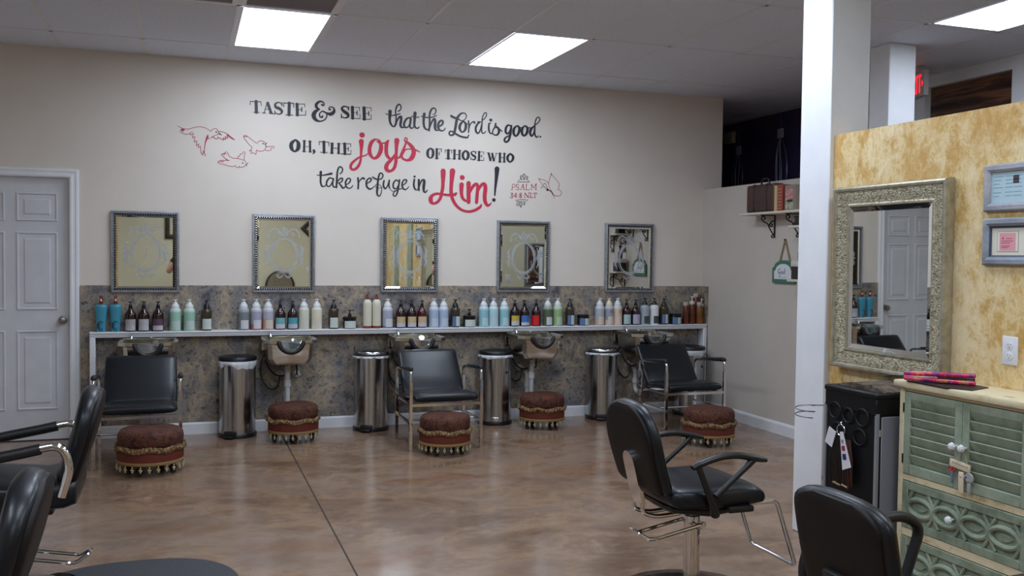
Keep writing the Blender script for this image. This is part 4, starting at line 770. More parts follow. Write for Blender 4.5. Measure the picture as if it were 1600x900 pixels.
# ---------------------------------------------------------------- styling chairs (local: facing +x, post at the origin)
def soft(secs, name, mt, t, n=28, sq=.5, smooth=60):
    """lofted cushion: secs = [(centre, right axis, up axis, half width, half thickness)]"""
    R = []
    for c, a, b, w_, h_ in secs:
        c, a, b = Vector(c), Vector(a), Vector(b); q = []
        for k in range(n):
            t_ = 2*PI*k/n; ca, sa = math.cos(t_), math.sin(t_)
            q.append(tuple(c+a*(math.copysign(abs(ca)**sq, ca)*w_)+b*(math.copysign(abs(sa)**sq, sa)*h_)))
        R.append(q)
    return G().rings(R).build(name, mt, t, smooth=smooth)
Y = (0, 1, 0)
def pump_base(t, cover=.36, top=.42, rc=.0355, lev=.30, rad=.29):
    G().lathe([(rad, 0), (rad, .006), (rad-.012, .014), (rad*.7, .026), (.09, .036), (.06, .048), (.055, .06)], 56).build('base', mat('black_gloss_base', (18, 17, 18), .12, coat=.6), t)
    g = G().lathe([(rc+.014, .04), (rc+.014, .052), (rc, .056), (rc, cover), (rc-.004, cover+.005)], 28).lathe([(rc-.010, cover-.02), (rc-.010, top)], 20)
    g.build('hydraulic_post', CHROME, t)
    g = G()
    P = fillet([(.0, -.062, lev+.03), (-.21, -.062, lev-.01), (-.235, -.055, lev-.012), (-.285, -.03, lev+.02), (-.285, .03, lev+.02), (-.235, .055, lev-.012), (-.21, .062, lev-.01), (0, .062, lev+.03)], .018, 4)
    g.tube(P, .0078, 8); g.box(-.015, -.066, lev+.015, .02, .066, lev+.04, .004, 1); g.box(.02, -.03, lev+.01, .055, .03, lev+.03, .006)
    g.build('pump_lever', CHROME, t)
def foot_rest(t, z=.30, x=.24):
    P = fillet([(x-.10, -.165, z), (x, -.165, z), (x+.185, -.165, .055), (x+.185, .165, .055), (x, .165, z), (x-.10, .165, z)], .03, 4)
    G().tube(P, .010, 10).build('footrest', CHROME, t)
def seat_of(t, z=.355, mt=None, w_=.245):
    mt = mt or LEATHER
    soft([((-.245, 0, z), Y, (0, 0, 1), w_*.88, .03), ((-.24, 0, z), Y, (0, 0, 1), w_*.93, .05), ((-.20, 0, z), Y, (0, 0, 1), w_*.99, .064), ((-.05, 0, z-.003), Y, (0, 0, 1), w_, .064), ((.12, 0, z), Y, (0, 0, 1), w_, .066),
          ((.20, 0, z-.003), Y, (0, 0, 1), w_*.99, .062), ((.245, 0, z-.012), Y, (0, 0, 1), w_*.95, .048), ((.258, 0, z-.018), Y, (0, 0, 1), w_*.88, .028)], 'seat', mt, t, sq=.42)
    G().box(-.17, -.19, z-.085, .22, .19, z-.05, .01).box(.05, -.24, z-.085, .20, .24, z-.055, .01).build('seat_pan', PLASTIC, t)
def back_of(t, zb, zt, xb, xt, W_, arch, th=.034, mt=None, waist=.92, pw=2.2):
    """upholstered back built from horizontal slices; arch = height of the rounded top"""
    mt = mt or LEATHER; secs = []
    d = Vector((xt-xb, 0, zt-zb)); L = d.length; d.normalize(); nrm = Vector((-d.z, 0, d.x))
    for k in range(25):
        s = L*(1-math.cos(PI*k/24))/2; rem = L-s
        wv = W_*(waist+(1-waist)*min(1, s/(L*.55)))
        if rem < arch: wv *= max(.0009, 1-((arch-rem)/arch)**pw)**(1/pw)
        if s < .03: wv *= .9+.1*math.sqrt(s/.03)
        tt = th*min(1, (.25+.75*math.sqrt(max(0, min(s, rem))/.03)) if min(s, rem) < .03 else 1)
        secs.append(((xb+d.x*s-.012*math.sin(PI*s/L), 0, zb+d.z*s), Y, tuple(nrm), wv, tt))
    b = soft(secs, 'backrest', mt, t, sq=.62)
    sh = []                      # matte rear panel inside the glossy rim
    for c, a, n3, wv, tt in secs[2:-2]:
        c = Vector(c)+Vector(n3)*(th*.55); sh.append((tuple(c), a, n3, max(.004, wv-.022), max(.003, th*.62*min(1, tt/th))))
    soft(sh, 'back_panel', LEATHER_B, t, sq=.35, smooth=50)
    return b

# chair before the gold framed mirror
t = thing('styling_chair', 'black styling chair with arched back and open triangular arms, facing the gold framed mirror', 'chair', (2.075, -4.45, 0), 0)
pump_base(t, rad=.335)
P = fillet([(.16, -.165, .438), (.31, -.165, .440), (.412, -.165, .150), (.412, .165, .150), (.31, .165, .440), (.16, .165, .438)], .022, 4)
G().tube(P, .0095, 10).build('footrest', CHROME, t)
z = .486; U = (0, 0, 1)
soft([((-.215, 0, z+.008), Y, U, .19, .022), ((-.205, 0, z+.006), Y, U, .205, .036), ((-.17, 0, z+.002), Y, U, .222, .050), ((-.05, 0, z-.004), Y, U, .230, .054), ((.10, 0, z-.002), Y, U, .230, .054),
      ((.17, 0, z-.004), Y, U, .226, .049), ((.215, 0, z-.010), Y, U, .214, .038), ((.232, 0, z-.014), Y, U, .198, .022)], 'seat', LEATHER, t, sq=.55)
soft([((-.20, 0, .44), Y, U, .10, .008), ((-.16, 0, .428), Y, U, .15, .022), ((0, 0, .415), Y, U, .17, .034), ((.14, 0, .425), Y, U, .17, .026), ((.20, 0, .435), Y, U, .14, .010)], 'seat_pan', PLASTIC, t, sq=.7)
for s in (-1, 1): G().box(.03, s*.245, .425, .15, s*.19, .452, .008).build('arm_mount', PLASTIC, t)
G().box(.06, -.15, .405, .20, -.06, .44, .008).build('footrest_mount', PLASTIC, t)
back_of(t, .505, .872, -.222, -.312, .228, .21, waist=.95, pw=2.6)
b0 = Vector((-.222, 0, .505)); d = Vector((-.090, 0, .367)).normalized(); nn = Vector((-d.z, 0, d.x))
g = G(); pl = [(-.050, -.06)]+[(.050*math.cos(a), .118+.055*math.sin(a)) for a in [PI-PI*k/12 for k in range(13)]]+[(.050, -.06)]
v = []
for off in (.044, .060):
    for y, s in pl: v.append(tuple(b0+d*s+nn*off+Vector((0, y, 0))))
n_ = len(pl); g.add(v, [tuple(range(n_)), tuple(range(n_, 2*n_))[::-1]]+[(i, (i+1) % n_, (i+1) % n_+n_, i+n_) for i in range(n_)])
for s in (-1, 1):
    a0 = b0-d*.05+nn*.052
    g.tube(fillet([(a0.x, s*.040, a0.z), (-.262, s*.040, .40), (-.20, s*.040, .378), (-.08, s*.040, .385)], .04, 5), .0095, 10)
g.build('back_bracket', CHROME, t)
for s in (-1, 1):
    y = s*.252
    P = cr_path([(-.150, y, .628, .014), (-.11, y, .644, .018), (-.03, y, .664, .018), (.05, y, .668, .018), (.12, y, .656, .018), (.165, y, .646, .017), (.195, y, .640, .012)], 5)
    g = G().tube([p[:3] for p in P], [p[3] for p in P], 10, sy=.8)
    g.tube([(-.125, y, .638), (-.10, y, .58), (-.065, y, .50), (-.045, y, .455), (-.03, y*.93, .425)], [.013, .013, .015, .019, .02], 10)
    g.tube([(.135, y, .650), (.10, y, .615), (.03, y, .560), (-.04, y, .505)], [.017, .012, .011, .014], 10)
    g.build('armrest', PLASTIC, t)

# left pair: raised seats, chrome tube arms with black sleeves, facing -x
def left_chair():
    t = thing('styling_chair', '', 'chair', (0, 0, 0), PI, 'black tube armed chairs facing the left wall')
    z = .47
    pump_base(t, .32, .42, .030, .15, .24)
    soft([((-.25, 0, z), Y, (0, 0, 1), .21, .03), ((-.245, 0, z), Y, (0, 0, 1), .222, .052), ((-.20, 0, z), Y, (0, 0, 1), .238, .066), ((-.10, 0, z-.012), Y, (0, 0, 1), .24, .060), ((0, 0, z-.006), Y, (0, 0, 1), .242, .066), ((.15, 0, z+.004), Y, (0, 0, 1), .24, .068),
          ((.23, 0, z), Y, (0, 0, 1), .236, .062), ((.262, 0, z-.008), Y, (0, 0, 1), .215, .034)], 'seat', LEATHER, t, sq=.42)
    G().box(-.16, -.18, z-.09, .2, .18, z-.055, .01).build('seat_pan', PLASTIC, t)
    G().box(-.10, -.05, z-.115, .08, .05, z-.085, .004).build('swivel_plate', CHROME, t)
    back_of(t, z+.035, z+.415, -.195, -.300, .225, .17, .043, LEATHER, .95)
    for s in (-1, 1):
        y = s*.268
        P = fillet([(-.20, y, .475), (-.235, y, .60), (-.20, y, .69), (.20, y, .615), (.235, y, .50), (.10, y, .40)], .075, 7)
        G().tube(P, .0175, 12).build('arm_tube', CHROME, t)
        P = [(-.125, y, .674), (-.06, y, .6614), (.06, y, .641), (.155, y, .6235)]
        G().tube(P, .0225, 12).build('arm_sleeve', RUBBER, t)
    P = fillet([(.12, -.15, .41), (.24, -.15, .41), (.40, -.15, .15), (.40, .15, .15), (.24, .15, .41), (.12, .15, .41)], .03, 4)
    G().tube(P, .010, 10).build('footrest', CHROME, t)
    return t
t = left_chair(); t.location = (-.67, -3.58, 0); t['label'] = 'black styling chair with chrome tube arms at left, the further of the two'
dup(t, (-.68, -5.25, 0), PI, 'nearest left styling chair, only its black backrest edge showing at the photo corner')

# near right chair: flat topped back with a bolted plate and black tube arms
t = thing('styling_chair', 'nearest black styling chair at lower right, flat topped back with a bolted plate', 'chair', (1.935, -6.0, 0), 0)
pump_base(t); foot_rest(t, .37, .28); seat_of(t, .425, None, .225)
back_of(t, .46, .868, -.235, -.335, .192, .075, .028, LEATHER, .95, 2.6)
d = Vector((-.10, 0, .408)).normalized(); nn = Vector((-d.z, 0, d.x)); b0 = Vector((-.235, 0, .46))
Mx = Matrix((Vector((0, 1, 0)), nn, d)).transposed().to_4x4(); Mx.translation = b0
G().box(-.058, .030, -.02, .058, .060, .212, .008, M=Mx).build('back_plate', PLASTIC, t)
for a, b in ((-.034, .182), (.034, .182), (-.034, .07), (.034, .07)): G().lathe([(.009, 0), (.009, .003), (.005, .005)], 12, M=Mx @ T(a, .060, b) @ RX(-PI/2)).build('bolt', CHROME, t)
g = G()
for s in (-1, 1): g.tube(fillet([tuple(b0+d*.0+nn*.035+Vector((0, s*.03, 0))), (-.24, s*.03, .33), (-.05, s*.03, .31)], .05, 5), .012, 8)
g.build('back_support', PLASTIC, t)
for s in (-1, 1):
    y = s*.272
    P = fillet([(-.02, y, .40), (-.20, y, .46), (-.245, y, .56), (-.20, y, .685), (.12, y, .70), (.185, y, .66), (.10, y, .42), (-.02, y, .40)], .06, 6)
    G().tube(P, .0165, 12).build('armrest', RUBBER, t)

# anti fatigue mat
n = 64
def mat_ring(k, z): 
    out = []
    for j in range(n):
        a = 2*PI*j/n; x, y = .45*math.copysign(abs(math.cos(a))**.8, math.cos(a))*k, .44*math.copysign(abs(math.sin(a))**.8, math.sin(a))*k
        dx, dy = x+.455, y-.12; dd = math.hypot(dx, dy)
        if dd < .26 and dd > 1e-6: x, y = -.455+dx/dd*.26, .12+dy/dd*.26
        out.append((x, y, z))
    return out
o = G().rings([mat_ring(1, 0), mat_ring(1, .004), mat_ring(.955, .015), mat_ring(.90, .016), mat_ring(.3, .016)]).build('floor_mat', noise_mat('grey_foam_mat', [(.35, (44, 45, 50)), (.65, (58, 59, 64))], 60, 3, .6, bump=.3, bscale=300, bdist=.002), smooth=50, loc=(-.215, -3.70, 0))
tag(o, 'dark grey rounded anti fatigue mat on the floor behind the left chairs', 'floor mat')

# ---------------------------------------------------------------- gold wall: framed mirror, cabinet, trolley, certificates, outlet
GOLD = noise_mat('champagne_frame', [(.36, (120, 113, 90)), (.48, (156, 148, 121)), (.54, (206, 199, 175)), (.62, (140, 132, 107))], 60, 8, .36, .6, bump=1., bscale=130, bdist=.006, nrough=.75)
GOLDS = noise_mat('champagne_lip', [(.3, (150, 143, 122)), (.7, (192, 186, 168))], 20, 4, .3, .6)
RW = -PI/2
t = thing('wall_mirror', 'large champagne gold framed mirror on the gold plaster wall', 'mirror', (XY-.005, -4.405, .932), RW+.013)
t.rotation_euler.x = .005
Wg, Hg = .742, .902
G().frame(Wg, Hg, [(0, .001), (0, .030), (.004, .044), (.012, .050), (.022, .047), (.026, .040)], 0, Hg/2).build('outer_moulding', GOLDS, t, smooth=30)
G().frame(Wg, Hg, [(.026, .040), (.034, .040), (.060, .030), (.085, .024), (.092, .028)], 0, Hg/2).build('frame', GOLD, t, smooth=30)
G().frame(Wg, Hg, [(.092, .028), (.100, .027), (.105, .018)], 0, Hg/2).build('inner_moulding', GOLDS, t, smooth=30)
G().box(-Wg/2+.005, -.012, .005, Wg/2-.005, 0, Hg-.005).build('backing', SILVERDK, t)
a, b = Wg/2-.104, Hg/2-.104
g = G().frame(2*a, 2*b, [(0, .0230), (.022, .0185)], 0, Hg/2); p, q = a-.022, b-.022
g.add([(-p, -.0185, Hg/2-q), (p, -.0185, Hg/2-q), (p, -.0185, Hg/2+q), (-p, -.0185, Hg/2+q)], [(0, 1, 2, 3)]); g.build('mirror_glass', MIRROR, t, smooth=0)

CREAMW = noise_mat('worn_cream_paint', [(.36, (176, 156, 116)), (.43, (208, 194, 156)), (.5, (222, 210, 176)), (.64, (214, 200, 164))], 7, 7, .5, nrough=.7, stretch=(.6, 1, 1), ramp2=[(.62, (150, 120, 80, 0)), (.70, (136, 104, 66, .55))], scale2=13)
SAGE = noise_mat('worn_sage_paint', [(.36, (126, 138, 118)), (.5, (146, 158, 138)), (.62, (158, 168, 150))], 9, 7, .5, nrough=.7, ramp2=[(.66, (160, 160, 140, 0)), (.72, (160, 158, 138, .5))], scale2=20)
SAGED = noise_mat('worn_sage_carved', [(.36, (112, 124, 106)), (.5, (134, 147, 127)), (.62, (148, 159, 140))], 11, 7, .5, nrough=.7)
t = thing('louvred_cabinet', 'cream and sage green cabinet with louvred doors and carved drawers', 'cabinet', (3.146, -4.722, 0), RW)
D_ = -.216; CW = .70           # front plane, width
G().box(0, D_+.012, .06, .018, -.004, .925).box(CW-.018, D_+.012, .06, CW, -.004, .925).box(.018, -.016, .06, CW-.018, -.004, .925).box(.018, D_+.012, .06, CW-.018, -.016, .075).build('carcass', CREAMW, t)
G().box(-.018, D_-.024, .927, CW+.018, 0, .957, .007).build('top', CREAMW, t)
g = G()
for x0, x1 in ((0, .028), (CW-.028, CW)): g.box(x0, D_-.002, 0, x1, D_+.02, .927, .003, 1)
for z0, z1 in ((.912, .927), (.527, .555), (.288, .323), (.04, .075)): g.box(.028, D_-.0, z0, CW-.028, D_+.018, z1, .003, 1)
g.build('face_frame', CREAMW, t)
CRY = mat('crystal_knob', (226, 230, 232), .05, coat=.5)
def knob(x, z, par, r_=.017):
    g = G().lathe([(.004, 0), (.005, .012), (r_*.7, .016), (r_, .026), (r_*.75, .036), (r_*.35, .039)], 8); g.move(T(x, D_-.004, z) @ RX(PI/2)); g.build('knob', CRY, par, smooth=0)
mid = .349
for x0, x1, kx in ((.030, mid-.001, mid-.022), (mid+.001, CW-.030, mid+.026)):
    d = G()
    z0, z1 = .557, .910; sw = .036
    d.box(x0, D_-.004, z0, x0+sw, D_+.014, z1, .002, 1).box(x1-sw, D_-.004, z0, x1, D_+.014, z1, .002, 1).box(x0+sw, D_-.003, z0, x1-sw, D_+.014, z0+.042, .002, 1).box(x0+sw, D_-.003, z1-.03, x1-sw, D_+.014, z1, .002, 1)
    door = d.build('door', SAGE, t)
    g = G(); n_ = 7; h0, h1 = z0+.044, z1-.03
    for k in range(n_):
        zc = h0+(h1-h0)*(k+.5)/n_
        g.box(x0+sw, -.003, -.024, x1-sw, .004, .024, .002, 1, M=T(0, D_+.009, zc) @ RX(.42))
    g.build('louvre', SAGE, door)
    knob(kx, .73, door)
    hx = x0-.001 if x0 < .1 else x1+.001
    for z in (.62, .84): G().tube([(hx, D_-.004, z-.02), (hx, D_-.004, z+.02)], .004, 8).build('hinge', mat('hinge_dark', (46, 40, 32), .5, .6), door)
for z0, z1 in ((.325, .525), (.078, .286)):
    d = G(); x0, x1 = .030, CW-.030; sw = .032
    d.box(x0, D_-.003, z0, x0+sw, D_+.016, z1, .002, 1).box(x1-sw, D_-.003, z0, x1, D_+.016, z1, .002, 1).box(x0+sw, D_-.003, z0, x1-sw, D_+.016, z0+.034, .002, 1).box(x0+sw, D_-.003, z1-.034, x1-sw, D_+.016, z1, .002, 1)
    d.box(x0+sw, D_+.008, z0+.03, x1-sw, D_+.016, z1-.03)
    dr = d.build('drawer', SAGED, t)
    g = G(); cz = (z0+z1)/2; n_ = 4; wd = (x1-x0-2*sw)/n_; hh = (z1-z0)/2-.036
    for k in range(n_):
        cx = x0+sw+wd*(k+.5)
        for a, b in ((wd*.47, hh*.56),):
            R = []
            for j in range(28):
                an = 2*PI*j/28; R.append((cx+a*math.cos(an), D_+.003, cz+b*math.sin(an)))
            g.tube(R, .0115, 8, closed=True)
        g.rings([[(cx+wd*.27*math.cos(2*PI*j/16)*s, D_+y, cz+hh*.26*(math.sin(2*PI*j/16)*abs(math.sin(2*PI*j/16)))*s) for j in range(16)] for s, y in ((1.0, .008), (.9, .002), (.55, .003))], True)
    for k in range(n_+1):
        cx = x0+sw+wd*k
        for s in (-1, 1):
            if (k == 0 and s < 0) or (k == n_ and s > 0): continue
            g.tube(cr_path([(cx+s*wd*.20, D_+.004, cz+hh*1.0), (cx+s*wd*.05, D_+.003, cz+hh*.45), (cx-s*wd*.04*(0<k<n_), D_+.002, cz), (cx+s*wd*.05, D_+.003, cz-hh*.45), (cx+s*wd*.20, D_+.004, cz-hh*1.0)], 5), .008, 7)
    g.build('carving', SAGED, dr)
    knob((x0+x1)/2-.03, cz+.005, dr)
# sign of small tools hanging from a knob of the louvred doors
t = thing('hanging_sign', 'small cream wooden sign on a string, hung from the cabinet door knobs', 'hanging sign', (3.146+D_-.022, -4.722-mid-.005, .575), RW)
WOODC = noise_mat('pale_sign_wood', [(.3, (206, 192, 164)), (.7, (222, 210, 186))], 18, 4, .6)
g = G().box(-.052, -.004, -.016, .052, .004, .016, .003, M=T(.01, 0, .085) @ RY(.10)); g.build('plaque', WOODC, t)
G().tube([(.022, .0, .150), (.048, 0, .096)], .0018, 6).tube([(.018, 0, .150), (-.026, 0, .103)], .0018, 6).build('string', mat('jute_string', (176, 150, 108), .8), t)
g = G()
for k in range(9): g.box(-.036+.009*k, -.0048, -.002+.002*(k % 2), -.030+.009*k, -.0042, .003, M=T(.01, 0, .088) @ RY(.10))
g.build('lettering', mat('sign_grey_print', (150, 138, 120), .6), t, smooth=0)
G().box(-.013, -.005, -.044, .013, .004, .044, .012, 3, M=T(.018, 0, .018)).lathe([(.004, 0), (.004, .004)], 10, M=T(.018, -.005, .045) @ RX(PI/2)).build('comb_charm', WOODC, t)
G().prism([(-.006, 0), (.006, 0), (.003, -.045), (-.001, -.05), (-.004, -.042)], -.003, .002, M=T(-.030, 0, .055)).prism([(.0, .0), (.010, .004), (.002, -.048)], -.001, .003, M=T(-.028, 0, .055)).build('scissors_charm', mat('scissors_grey_blue', (112, 128, 142), .4), t)
G().tube([(-.036+.010*math.cos(a), 0, .068+.012*math.sin(a)) for a in [2*PI*k/12 for k in range(12)]], .0035, 6, closed=True).tube([(-.022+.009*math.cos(a), 0, .068+.012*math.sin(a)) for a in [2*PI*k/12 for k in range(12)]], .0035, 6, closed=True).build('red_scissor_handle', mat('red_handle', (176, 40, 46), .4), t)
G().lathe([(.018, -.004), (.022, 0), (.018, .004)], 16, M=T(.058, 0, .045) @ RX(PI/2)).box(.05, -.004, -.022, .066, .004, .035, .004).box(.030, -.004, .038, .05, .004, .052, .003).build('dryer_charm', mat('dryer_grey', (158, 160, 160), .45), t)
# flat iron on a black heat mat, on the cabinet
t = tag(G().prism([(-.05, -.21), (.085, -.16), (.105, .10), (.03, .205), (-.095, .10), (-.10, -.12)], 0, .004, M=Matrix(((1, 0, 0, 0), (0, 0, 1, 0), (0, 1, 0, 0), (0, 0, 0, 1)))).build('heat_mat', RUBBER, smooth=0, loc=(3.00, -4.885, .9572)), 'black heat mat under the pink flat iron on the cabinet', 'heat mat')
IRON = noise_mat('magenta_pattern', [(.36, (92, 44, 132)), (.44, (196, 30, 92)), (.54, (214, 36, 96)), (.62, (226, 130, 60)), (.68, (120, 50, 150))], 30, 2, .25, coat=.4)
t = thing('flat_iron', 'magenta and purple patterned hair straightener lying on the cabinet top', 'hair straightener', (2.975, -4.885, .9625), math.atan2(-.20, .19)-.0)
for z, s in ((.012, -1), (.032, 1)):
    g = G(); M_ = T(-.13, 0, z) @ RY(-.02*s)
    g.box(0, -.017, -.009, .275, .017, .009, .007, 3, M=M_); g.build('arm', IRON, t)
G().box(.135, -.013, .018, .272-.13, .013, .026).box(.0, -.013, .0185, .14, .013, .0255, .002).build('plate', mat('iron_plate_dark', (40, 20, 30), .3), t)
G().tube(cr_path([(-.13, 0, .02), (-.17, .005, .018), (-.20, .03, .012), (-.215, .07, .006)], 5), .004, 8).build('cord', PLASTIC, t)
# black tool trolley
t = thing('tool_trolley', 'black salon tool trolley standing between the column and the louvred cabinet', 'trolley', (2.85, -4.50, 0), RW)
hw = .178
TB = mat('trolley_black', (13, 13, 16), .5, spec=.3); TG = mat('trolley_grey', (150, 152, 158), .4, .3)
G().box(-hw+.012, .004, .03, hw-.012, .288, .80, .006).build('cabinet_body', TB, t)
G().box(-hw, -.008, .862, hw, .292, .888, .006, 1).box(-hw+.004, -.003, .79, hw-.004, .288, .866, .004, 1).build('tool_tray', TB, t)
g = G()
for x, z, r_ in ((-.10, .775, .040), (-.01, .765, .036), (.085, .77, .042), (-.08, .69, .034), (.07, .68, .040)):
    g.tube([(x+r_*math.cos(a), -.004, z+r_*math.sin(a)*.9) for a in [2*PI*k/24 for k in range(24)]], .004, 6, closed=True)
g.build('tool_ring', mat('ring_black', (16, 16, 19), .5, spec=.3), t)
for s in (-1, 1): G().box(s*hw-s*.014, -.002, .06, s*hw, .012, .80).build('corner_strip', TG, t)
G().box(hw-.013, .03, .06, hw-.006, .285, .785, .003, 1).build('side_panel', mat('trolley_side_grey', (128, 130, 138), .5), t)
G().box(hw-.009, .006, .70, hw-.003, .022, .73).build('hinge', CHROME, t)
for x in (-.13, .13):
    for y in (.05, .25): G().lathe([(.008, .015), (.022, .0), (.022, .03), (.01, .035)], 12, x, y).build('caster', RUBBER, t)
g = G().tube([(-hw, .02, .45), (-hw-.02, .02, .45), (-hw-.02, .02, .42)], .006, 8).box(-hw-.03, .012, .40, -hw-.01, .03, .45, .004); g.build('latch', CHROME, t)
g = G(); P = []
for k in range(50):
    a = 2*PI*k/24; P.append((-.252+.045*math.cos(a), -.055+.045*math.sin(a), .783-.030*k/24))
g.tube(P, .0026, 7); g.tube([(-hw+.0, .01, .785), (-.20, -.03, .784), (-.213, -.04, .783)], .003, 7); g.build('dryer_ring', mat('ring_steel', (120, 122, 128), .35, .8), t)
g = G().prism([(-.15, 0), (-.10, .014), (-.04, .024), (.02, .020), (.08, .028), (.14, .012), (.17, .004), (.17, 0)], .04, .27, M=T(0, 0, .8872))
o = g.build('towel', noise_mat('brown_towel', [(.38, (62, 52, 44)), (.6, (112, 98, 84))], 30, 4, .9, bump=.5, bscale=120), smooth=50)
o.matrix_world = T(2.85, -4.50, .0012) @ RZ(RW); tag(o, 'crumpled grey brown towel lying on top of the black trolley', 'towel')
# colour swatches on the trolley
t = thing('hair_swatch_ring', 'ring of dark hair swatches with white tags hanging on the black trolley', 'hair swatches', (2.838, -4.50, .695), RW)
G().tube([(-.03+.026*math.cos(a), -.012, .0+.026*math.sin(a)) for a in [2*PI*k/20 for k in range(20)]], .0028, 7, closed=True).tube(cr_path([(-.03, -.004, .04), (-.032, -.012, .03), (-.030, -.013, .02)], 4), .003, 6).build('hook_ring', CHROME, t)
rnd = random.Random(5); HAIRS = [mat('hair_dark_a', (22, 16, 14), .4), mat('hair_dark_b', (44, 26, 18), .4), mat('hair_auburn', (58, 27, 18), .45)]
for k in range(9):
    x = -.085+.016*k+rnd.uniform(-.003, .003); g = G()
    for j in range(7):
        xx = x+rnd.uniform(-.007, .007); g.tube([(xx*.75-.008, -.010, -.035), (xx, -.014-.004*(j % 3), -.12), (xx+rnd.uniform(-.01, .01), -.012-.004*(j % 2), -.235+rnd.uniform(-.03, .02))], [.003, .0045, .002], 5)
    g.build('hair_lock', HAIRS[0 if k < 5 else (1 if k < 7 else 2)], t)
for k in range(2):
    G().tube([(-.05+.05*k, -.016, -.24), (-.07+.06*k, -.018, -.245), (-.02+.05*k, -.018, -.25)], .0045, 6).build('blond_tip', mat('hair_blond', (150, 118, 78), .5), t)
TAGW = mat('white_tag', (222, 222, 228), .5)
G().box(-.026, -.003, -.045, .026, 0, .035, M=T(-.085, -.022, -.035) @ RY(.35)).build('tag', TAGW, t)
tg = G().prism([(-.010, .085), (.010, .085), (.036, -.075), (-.024, -.085)], -.003, 0, M=T(.012, -.026, -.085) @ RY(-.22)).build('tag', TAGW, t, smooth=0)
G().box(-.008, -.004, .0, .012, -.003, .022, M=T(.012, -.0265, -.085) @ RY(-.22)).build('tag_mark', mat('tag_red', (150, 30, 50), .5), tg, smooth=0)
G().box(-.010, -.004, -.04, .014, -.003, -.014, M=T(.012, -.0265, -.085) @ RY(-.22)).build('tag_mark', mat('tag_navy', (40, 40, 110), .5), tg, smooth=0)
G().box(-.006, -.004, .034, .008, -.003, .05, M=T(.012, -.0265, -.085) @ RY(-.22)).build('tag_mark', mat('tag_tan', (150, 140, 128), .5), tg, smooth=0)
# certificates
GREYW = noise_mat('weathered_grey_frame', [(.3, (126, 128, 136)), (.5, (156, 158, 166)), (.7, (178, 180, 186))], 14, 7, .7, nrough=.7, stretch=(.4, 1, 1))
GREYW2 = noise_mat('weathered_blue_grey_frame', [(.3, (104, 112, 124)), (.5, (136, 143, 154)), (.7, (158, 164, 174))], 16, 7, .7, nrough=.7, stretch=(.4, 1, 1))
def cert(label, zc, frame_m, kind):
    t = thing('framed_certificate', label, 'picture frame', (XY, -5.095, zc-.095), RW)
    W_, H_ = .305, .192
    G().frame(W_, H_, [(0, .001), (0, .016), (.006, .022), (.022, .024), (.032, .018), (.034, .010)], 0, H_/2).build('frame', frame_m, t, smooth=25)
    a, b = W_/2-.033, H_/2-.033
    if kind == 0:
        G().box(-a, -.010, H_/2-b, a, -.002, H_/2+b).build('paper', mat('pale_blue_paper', (176, 204, 214), .5), t, smooth=0)
        g = G(); rnd = random.Random(2)
        for k, z in enumerate((.045, .03, .015, .0, -.02, -.035)):
            for x0, x1 in ((-a+.012, -a+.06-.01*(k % 3)), (-a+.07, -a+.105), (-.01, .03)):
                g.box(x0, -.0106, H_/2+z-.0012, x1, -.0102, H_/2+z+.0012)
        g.build('printed_text', mat('print_blue_grey', (132, 160, 172), .6), t, smooth=0)
        G().box(-.012, -.0106, H_/2+.014, .016, -.0102, H_/2+.046).build('portrait', mat('portrait_dark', (70, 60, 70), .6), t, smooth=0)
    else:
        G().frame(W_, H_, [(.030, .016), (.040, .010), (.041, .006)], 0, H_/2).build('inner_lip', mat('dark_blue_lip', (60, 72, 92), .6), t, smooth=0)
        G().box(-a+.004, -.007, H_/2-b+.004, a-.004, -.002, H_/2+b-.004).build('mat_board', mat('ivory_mat_board', (222, 218, 204), .6), t, smooth=0)
        G().box(-.085, -.0076, H_/2-.042, .02, -.0072, H_/2+.042).build('mat_line', mat('olive_line', (140, 136, 110), .6), t, smooth=0)
        G().box(-.083, -.0080, H_/2-.040, .018, -.0076, H_/2+.040).build('card', mat('ivory_card', (224, 220, 208), .6), t, smooth=0)
        G().box(-.072, -.0086, H_/2-.036, .006, -.008, H_/2+.034).build('pink_paper', mat('pink_paper', (226, 158, 168), .5), t, smooth=0)
        g = G().prism([(-.060, H_/2+.010), (-.050, H_/2+.010), (-.055, H_/2+.020)], -.0092, -.0088)
        for z, x1 in ((.012, -.01), (.002, -.005), (-.006, -.02), (-.018, -.02), (-.024, -.028)): g.box(-.062 if z < .01 else -.04, -.0092, H_/2+z-.001, x1, -.0088, H_/2+z+.001)
        g.build('printed_text', mat('print_maroon', (150, 70, 86), .6), t, smooth=0)
cert('weathered grey frame holding a pale blue certificate, the upper of two', 1.772, GREYW, 0)
cert('weathered blue grey frame holding a small pink certificate, the lower of two', 1.552, GREYW2, 1)
def outlet(label, loc, rz, switch=False):
    t = thing('wall_switch' if switch else 'power_outlet', label, 'light switch' if switch else 'outlet', loc, rz)
    G().box(-.038, -.006, -.058, .038, 0, .058, .004).build('cover_plate', mat('white_plate', (224, 226, 232), .35), t)
    if switch: G().box(-.006, -.012, -.012, .006, -.005, .012, .002).build('toggle', mat('white_plate', (224, 226, 232), .35), t); return t
    for z in (.021, -.021):
        s = G().lathe([(.0165, 0), (.0165, .0075), (.015, .008)], 20, M=T(0, 0, z) @ RX(PI/2)).build('socket', mat('white_plate', (224, 226, 232), .35), t)
        g = G().box(-.0075, -.0084, z+.000, -.0055, -.0078, z+.008).box(.0055, -.0084, z+.001, .0075, -.0078, z+.007).lathe([(.0024, .0078), (.0024, .0084)], 8, M=T(0, 0, z-.007) @ RX(PI/2))
        g.build('slot', mat('slot_dark', (50, 46, 44), .6), s, smooth=0)
    return t
outlet('white duplex power outlet on the gold plaster wall', (XY, -5.086, 1.112), RW)

